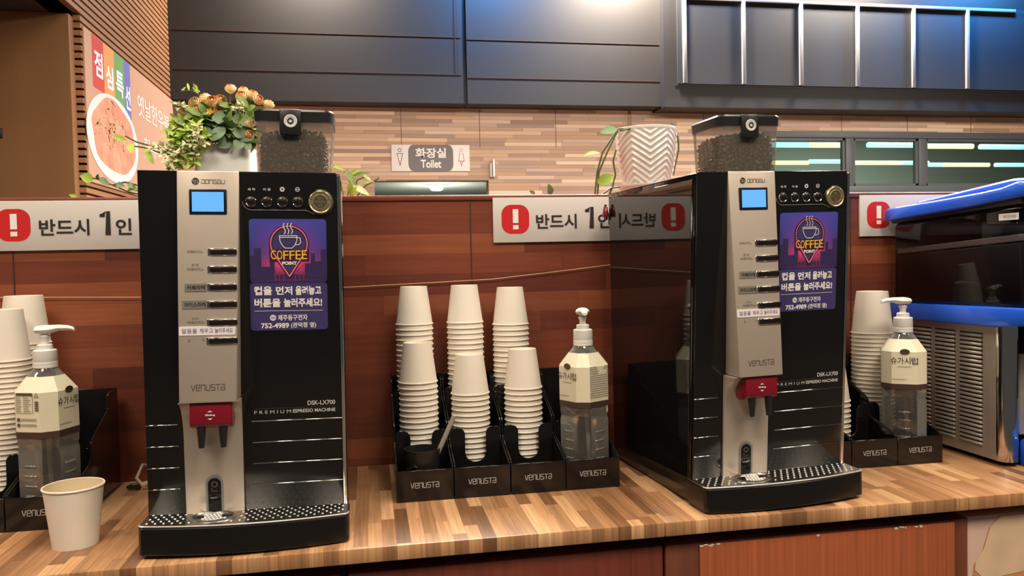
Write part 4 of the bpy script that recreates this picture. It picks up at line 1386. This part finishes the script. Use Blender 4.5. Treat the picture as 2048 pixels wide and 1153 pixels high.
def rose(p, r, face, seed):
    rnd = random.Random(seed)
    m = MB()
    F_ = Vector(face).normalized()
    q = Vector((0, 0, 1)).rotation_difference(F_).to_matrix()
    # cupped petals in three whorls round a heart
    for w, (n, rad, hgt, ex) in enumerate(((5, 1.0, .95, .62), (4, .80, 1.25, .70), (3, .56, 1.40, .80))):
        m.mi = 0 if w < 2 else 1
        for k in range(n):
            a0 = 2*PI*k/n + w*.6 + rnd.uniform(-.15, .15)
            def fn(u, v):
                a = a0 + (u-.5)*2*PI/n*1.5
                rr = r*rad*(.25+.75*math.sin(v*PI*ex))*(1-.08*(2*u-1)**2)
                z = r*(hgt*v*1.15-.55)*(1-.25*(2*u-1)**2*v)
                return Vector(p) + q @ Vector((rr*math.cos(a), rr*math.sin(a), z))
            m.grid(fn, 5, 5)
    m.mi = 1
    m.lathe([(.40*r, .0), (.36*r, .50*r), (.18*r, .78*r), (0, .70*r)], 10, Matrix.Translation(Vector(p)) @ q.to_4x4())
    return m.build('rose', ['rose_peach', 'rose_heart'], fl, angle=70)
roses = [((-0.275, 1.745, 1.693), 0.0123, (0, -.5, 1)), ((-0.251, 1.755, 1.691), 0.0118, (.1, -.6, 1)), ((-0.252, 1.735, 1.676), 0.0128, (0, -.8, .7)), ((-0.232, 1.745, 1.681), 0.0128, (.3, -.6, .9)), ((-0.221, 1.740, 1.672), 0.0123, (.7, -.9, .3)),
         ((-0.344, 1.735, 1.663), 0.0123, (-.1, -1, .4)), ((-0.327, 1.750, 1.674), 0.0128, (-.3, -.5, 1)), ((-0.310, 1.732, 1.664), 0.0139, (.1, -1, .5)), ((-0.295, 1.740, 1.669), 0.0128, (.2, -.9, .6)),
         ((-0.294, 1.722, 1.644), 0.0128, (0, -1, .25)), ((-0.278, 1.730, 1.651), 0.0128, (.4, -1, .3)), ((-0.357, 1.730, 1.643), 0.0128, (-.5, -.8, .5)), ((-0.339, 1.728, 1.647), 0.0118, (-.1, -.9, .6)),
         ((-0.201, 1.750, 1.662), 0.0128, (.3, -.3, 1)), ((-0.235, 1.715, 1.618), 0.0107, (.5, -.9, .2)), ((-0.236, 1.710, 1.595), 0.0107, (.4, -1, .0))]
ST = MB()
for i, (at, r, face) in enumerate(roses):
    p = Vector(at) - O
    rose(p, r, face, i)
    ST.tube([p-Vector(face).normalized()*.004, p*.72+Vector((0, 0, .03)), Vector((p.x*.35, p.y*.3, .115))], .0014, 6)
ST.build('stems', 'vine_stem', fl)
m = LEAVES_LATER
random.seed(44)
for at in ((-0.303, 1.710, 1.602), (-0.283, 1.710, 1.609), (-0.264, 1.710, 1.602), (-0.244, 1.710, 1.596), (-0.294, 1.710, 1.586), (-0.272, 1.710, 1.584), (-0.250, 1.710, 1.582), (-0.312, 1.710, 1.614), (-0.257, 1.710, 1.625), (-0.235, 1.710, 1.579), (-0.323, 1.710, 1.594), (-0.278, 1.710, 1.625), (-0.296, 1.710, 1.625), (-0.241, 1.710, 1.633), (-0.229, 1.710, 1.603)):
    b = Vector(at)-O+Vector((0, random.uniform(-.005, .01), 0))
    leaf(m, b, b+Vector((random.uniform(-.03, .03), -.008, random.uniform(-.03, .012))), random.uniform(.026, .036), .2, (random.uniform(-.3, .3), -1, .2))
m.build('broad_leaves', 'leaf_dark', fl)
m = MB()
for k in range(150):
    b = Vector((random.uniform(-.368, -.224), random.uniform(1.712, 1.76), random.uniform(1.582, 1.653)))-O
    leaf(m, b, b+Vector((random.uniform(-.03, .03), random.uniform(-.012, .004), random.uniform(-.016, .028))), random.uniform(.010, .017), .2, (random.uniform(-.5, .5), -1, .4))
m.build('small_leaves', 'leaf_green', fl)
# small yellow blossoms and drooping pale sprigs
m = MB()
random.seed(9)
for at in ((-0.382, 1.720, 1.617), (-0.374, 1.720, 1.622), (-0.368, 1.720, 1.615), (-0.379, 1.720, 1.626), (-0.267, 1.720, 1.624), (-0.259, 1.720, 1.621), (-0.272, 1.720, 1.627), (-0.313, 1.720, 1.643), (-0.310, 1.720, 1.637)):
    p = Vector(at)-O
    for k in range(5):
        a = 2*PI*k/5
        leaf(m, p, p+Vector((.008*math.cos(a), -.004, .008*math.sin(a))), .006, .1, (0, -1, 0), 3)
m.build('yellow_blossoms', 'flower_yellow', fl)
def sprig(mat, pts, n, ln, wd, seed):
    rnd = random.Random(seed)
    mb = MB()
    mb.mi = 1
    mb.tube(pts, .0010, 5)
    mb.mi = 0
    P = [Vector(p) for p in pts]
    for k in range(n):
        q = (k+.5)/n*(len(P)-1)
        i = min(int(q), len(P)-2)
        c = P[i].lerp(P[i+1], q-i)
        v = Vector((rnd.uniform(-1, 1), rnd.uniform(-1, .3), rnd.uniform(-.7, 1))).normalized()
        leaf(mb, c, c+v*ln*rnd.uniform(.7, 1.2), wd, .15, (rnd.uniform(-.4, .4), -.7, .7), 4)
    return mb.build('sprig', [mat, 'vine_stem'], fl, recalc=False)
for k, (a, b) in enumerate((((-0.330, 1.700, 1.607), (-0.384, 1.700, 1.562)), ((-0.326, 1.705, 1.598), (-0.381, 1.705, 1.537)), ((-0.339, 1.720, 1.616), (-0.398, 1.720, 1.590)), ((-0.321, 1.700, 1.592), (-0.361, 1.700, 1.531)), ((-0.336, 1.730, 1.607), (-0.375, 1.730, 1.617)), ((-0.323, 1.700, 1.582), (-0.347, 1.700, 1.526)), ((-0.344, 1.750, 1.626), (-0.399, 1.750, 1.608)), ((-0.352, 1.735, 1.606), (-0.407, 1.735, 1.548)), ((-0.354, 1.720, 1.597), (-0.390, 1.720, 1.519)))):
    a, b = Vector(a)-O, Vector(b)-O
    c = (a+b)/2+Vector((-.006, 0, .012))
    sprig('leaf_lime', [a, c, b], 34, .021, .0115, 30+k)
for k, (a, b) in enumerate((((-0.329, 1.690, 1.586), (-0.397, 1.690, 1.525)), ((-0.370, 1.700, 1.562), (-0.408, 1.700, 1.551)), ((-0.328, 1.690, 1.611), (-0.348, 1.690, 1.570)), ((-0.319, 1.690, 1.576), (-0.339, 1.690, 1.548)), ((-0.352, 1.720, 1.641), (-0.379, 1.720, 1.651)), ((-0.262, 1.710, 1.640), (-0.244, 1.710, 1.651)), ((-0.389, 1.720, 1.564), (-0.432, 1.720, 1.566)), ((-0.378, 1.690, 1.545), (-0.393, 1.690, 1.515)), ((-0.332, 1.685, 1.598), (-0.329, 1.685, 1.560)))):
    a, b = Vector(a)-O, Vector(b)-O
    sprig('leaf_pale', [a, (a+b)/2+Vector((0, -.004, .006)), b], 26, .013, .0085, 60+k)
a, b = Vector((-0.309, 1.750, 1.647))-O, Vector((-0.375, 1.750, 1.690))-O
sprig('leaf_lime', [a, Vector((-0.336, 1.750, 1.677))-O, Vector((-0.345, 1.750, 1.694))-O, b], 14, .016, .006, 90)

# trailing vines that run along the ledge
def vine(label, runs, leaves, loc, mat='leaf_green'):
    t = thing('trailing_vine', label, 'vine', loc, 0)
    O_ = Vector(loc)
    s = MB()
    for r in runs: s.tube([Vector(q)-O_ for q in r], .0016, 6)
    s.build('stem', 'vine_stem', t)
    for (a, b, w_, mt, up) in leaves:
        m = MB(); leaf(m, Vector(a)-O_, Vector(b)-O_, w_, .2, up)
        m.build('leaf', mt, t)
    return t
U1, U2, U3 = (0, 0, 1), (0, -1, .2), (.5, -1, .3)
vine('thin leafy branch reaching left from the rose arrangement over the banner',
     [[(-0.392, 1.730, 1.547), (-0.406, 1.730, 1.564), (-0.434, 1.730, 1.574), (-0.461, 1.730, 1.582), (-0.481, 1.730, 1.594)], [(-0.415, 1.730, 1.560), (-0.444, 1.730, 1.570), (-0.471, 1.730, 1.574)]],
     [((-0.480, 1.730, 1.584), (-0.501, 1.718, 1.590), 0.0143, 'leaf_lime', U2), ((-0.471, 1.730, 1.578), (-0.466, 1.718, 1.557), 0.0165, 'leaf_lime', U2), ((-0.444, 1.730, 1.568), (-0.425, 1.718, 1.534), 0.0165, 'leaf_lime', U2), ((-0.429, 1.730, 1.574), (-0.414, 1.718, 1.580), 0.0066, 'leaf_pale', U2), ((-0.401, 1.730, 1.562), (-0.411, 1.718, 1.552), 0.0077, 'leaf_pale', U2)], (-.40, 1.74, LZ))
vine('low leafy vine on the ledge left of the left coffee machine',
     [[(-0.555, 1.700, 1.509), (-0.527, 1.700, 1.503), (-0.500, 1.700, 1.491), (-0.468, 1.700, 1.476), (-0.440, 1.700, 1.470)], [(-0.500, 1.700, 1.491), (-0.476, 1.700, 1.497), (-0.448, 1.700, 1.489)]],
     [((-0.536, 1.700, 1.501), (-0.555, 1.688, 1.508), 0.0237, 'leaf_lime', U2), ((-0.526, 1.700, 1.501), (-0.521, 1.688, 1.512), 0.0097, 'leaf_dark', U2), ((-0.523, 1.700, 1.505), (-0.501, 1.688, 1.488), 0.0151, 'leaf_dark', U2), ((-0.493, 1.700, 1.493), (-0.473, 1.688, 1.486), 0.0129, 'leaf_dark', U2), ((-0.486, 1.700, 1.495), (-0.486, 1.688, 1.482), 0.0097, 'leaf_dark', U2),
      ((-0.469, 1.700, 1.495), (-0.458, 1.688, 1.482), 0.0119, 'leaf_dark', U2), ((-0.465, 1.700, 1.489), (-0.449, 1.688, 1.476), 0.0129, 'leaf_dark', U2), ((-0.472, 1.700, 1.481), (-0.450, 1.688, 1.480), 0.0097, 'leaf_green', U2), ((-0.565, 1.700, 1.466), (-0.577, 1.688, 1.471), 0.0097, 'leaf_lime', U2)], (-.55, 1.71, LZ))
vine('bright green leaves rising from the ledge just right of the left machine',
     [[(-0.040, 1.720, 1.468), (-0.034, 1.720, 1.497), (-0.046, 1.720, 1.523), (-0.067, 1.720, 1.534)], [(-0.030, 1.720, 1.468), (-0.019, 1.720, 1.502), (0.003, 1.720, 1.511)], [(-0.020, 1.720, 1.468), (-0.003, 1.720, 1.489), (0.027, 1.720, 1.506)]],
     [((-0.067, 1.720, 1.532), (-0.044, 1.708, 1.520), 0.0098, 'leaf_lime', U2), ((-0.044, 1.720, 1.523), (-0.022, 1.708, 1.488), 0.0153, 'leaf_green', U2), ((-0.034, 1.720, 1.515), (-0.011, 1.708, 1.522), 0.0098, 'leaf_lime', U2), ((-0.029, 1.720, 1.511), (0.010, 1.708, 1.514), 0.0098, 'leaf_green', U2), ((-0.033, 1.720, 1.473), (-0.036, 1.708, 1.499), 0.0153, 'leaf_lime', U2),
      ((-0.028, 1.720, 1.489), (0.005, 1.708, 1.468), 0.0153, 'leaf_pale', U2), ((-0.014, 1.720, 1.494), (0.016, 1.708, 1.497), 0.0055, 'leaf_lime', U2), ((-0.035, 1.720, 1.469), (-0.020, 1.708, 1.486), 0.0131, 'leaf_lime', U2), ((-0.005, 1.720, 1.511), (0.010, 1.708, 1.499), 0.0076, 'leaf_pale', U2), ((-0.012, 1.720, 1.469), (0.009, 1.708, 1.473), 0.0087, 'leaf_green', U2)], (-.04, 1.73, LZ))
vine('two small dark leaves poking above the partition left of the chevron pot',
     [[(0.406, 1.740, 1.467), (0.406, 1.740, 1.476)], [(0.367, 1.740, 1.467), (0.367, 1.740, 1.472)]],
     [((0.408, 1.740, 1.469), (0.400, 1.728, 1.493), 0.0177, 'leaf_dark', U2), ((0.372, 1.740, 1.469), (0.356, 1.728, 1.477), 0.0110, 'leaf_dark', U2)], (.41, 1.75, LZ))

# chevron pot on its saucer
sa = MB().lathe([(0, .001), (.050, .001), (.055, .004), (.0655, .022), (.0672, .0245), (.0672, .0275), (.0640, .0280), (.054, .0075), (0, .0075)], 44).build('plant_saucer', 'ceramic')
sa.location = (.6430, 1.760, LZ)
tag(sa, 'white ceramic saucer under the chevron plant pot', 'saucer')
cp = thing('chevron_pot', 'white ceramic plant pot with raised chevron pattern and trailing vines', 'plant pot', (.6430, 1.760, LZ+.0080))
def pot_fn(u, v):
    a = 2*PI*u
    z = .148*v
    k = v
    r = .0455 + .0245*math.sin(k*PI/2*1.02)**.75
    if k > .965: r += .0008
    else:
        seg = (u*5+.417) % 1
        tri = abs(2*seg-1)
        w = (z/.0140 + tri*2.1) % 1
        r += .0026*(max(0, 1-abs(w-.35)/.35)-.4)*min(1, k*14)*min(1, (.965-k)*30)
    return (r*math.cos(a), r*math.sin(a), z)
m = MB().grid(pot_fn, 216, 90, wrap=True)
m.lathe([(.0708, .148), (.0700, .1497), (.0672, .1490), (.062, .10), (.045, .003), (0, .003)], 60)
m.lathe([(0, 0), (.0455, 0)], 40)
m.build('pot', 'ceramic', cp, angle=60)
MB().lathe([(.0655, .132), (.03, .136), (0, .137)], 30).build('soil', 'bean_core', cp)
O2 = Vector(cp.location)
s = MB()
for r in ([(0.653, 1.760, 1.618), (0.593, 1.720, 1.618), (0.555, 1.700, 1.612), (0.542, 1.690, 1.595), (0.516, 1.690, 1.558), (0.503, 1.690, 1.514), (0.497, 1.690, 1.466)],
          [(0.555, 1.700, 1.608), (0.544, 1.692, 1.591), (0.524, 1.690, 1.553), (0.507, 1.690, 1.514), (0.503, 1.690, 1.466)],
          [(0.548, 1.692, 1.564), (0.540, 1.690, 1.540), (0.545, 1.690, 1.509), (0.538, 1.690, 1.484), (0.530, 1.690, 1.465)],
          [(0.696, 1.750, 1.617), (0.702, 1.750, 1.634), (0.714, 1.760, 1.631), (0.727, 1.770, 1.594), (0.727, 1.770, 1.576), (0.718, 1.770, 1.541), (0.712, 1.770, 1.515)],
          [(0.649, 1.750, 1.617), (0.622, 1.740, 1.625), (0.582, 1.710, 1.614), (0.561, 1.700, 1.608)],
          [(0.554, 1.688, 1.482), (0.533, 1.686, 1.479), (0.512, 1.686, 1.465)]):
    s.tube([Vector(q)-O2 for q in r], .0021, 7)
s.build('vine_stem', 'vine_stem', cp)
for (a, b, w_, mt, up) in (((0.551, 1.695, 1.611), (0.510, 1.685, 1.600), 0.0236, 'leaf_pale_green', (0, -1, .3)), ((0.510, 1.690, 1.557), (0.471, 1.680, 1.549), 0.0139, 'leaf_lime', (0, -1, 1.2)), ((0.502, 1.682, 1.490), (0.534, 1.672, 1.504), 0.0277, 'leaf_lime', (0, -1, .1))):
    m = MB(); leaf(m, Vector(a)-O2, Vector(b)-O2, w_, .15, up, 8); m.build('leaf', mt, cp)

# ------------------------------------------------------------------ small loose things
rc = thing('red_clip', 'small red clip with black base on the side of the right coffee machine', 'clip', (.4985, 1.5975, 1.420), .075)
MB().lathe([(0, -.011), (.0058, -.010), (.0062, -.004), (.0040, .010), (.0028, .012), (0, .012)], 16, Matrix.Translation((-.0066, 0, 0)), 1, 1.5).build('clip_body', 'red_plastic', rc)
MB().box((-.0040, .0035, -.016), (-.0002, .0105, .006), .001).build('clip_base', 'black_plastic', rc)
MB().lathe([(0, .011), (.0026, .011), (.0024, .016), (0, .016)], 12, Matrix.Translation((-.0066, 0, 0))).build('clip_tip', 'black_plastic', rc)
cd = thing('power_cords', 'pale cables with a plug lying behind the left coffee machine', 'cable', (-.44, 1.60, CZ1))
MB().tube([(.120, -.02, .052), (.060, -.012, .034), (.018, -.006, .014), (.004, -.004, .008)], .0052, 10).build('plug', 'cord_pale', cd)
MB().tube([(.120, .02, .030), (.060, .016, .012), (.02, .018, .006), (-.02, .012, .006), (-.024, .0, .006), (.0, -.008, .005)], .0032, 8).build('black_cable', 'black_plastic', cd)
MB().tube([(.004, -.004, .008), (-.010, .008, .020), (-.004, .03, .040), (.010, .05, .030), (.03, .055, .010), (.1, .05, .0045)], .0032, 8).build('grey_cable', 'cord_grey', cd)
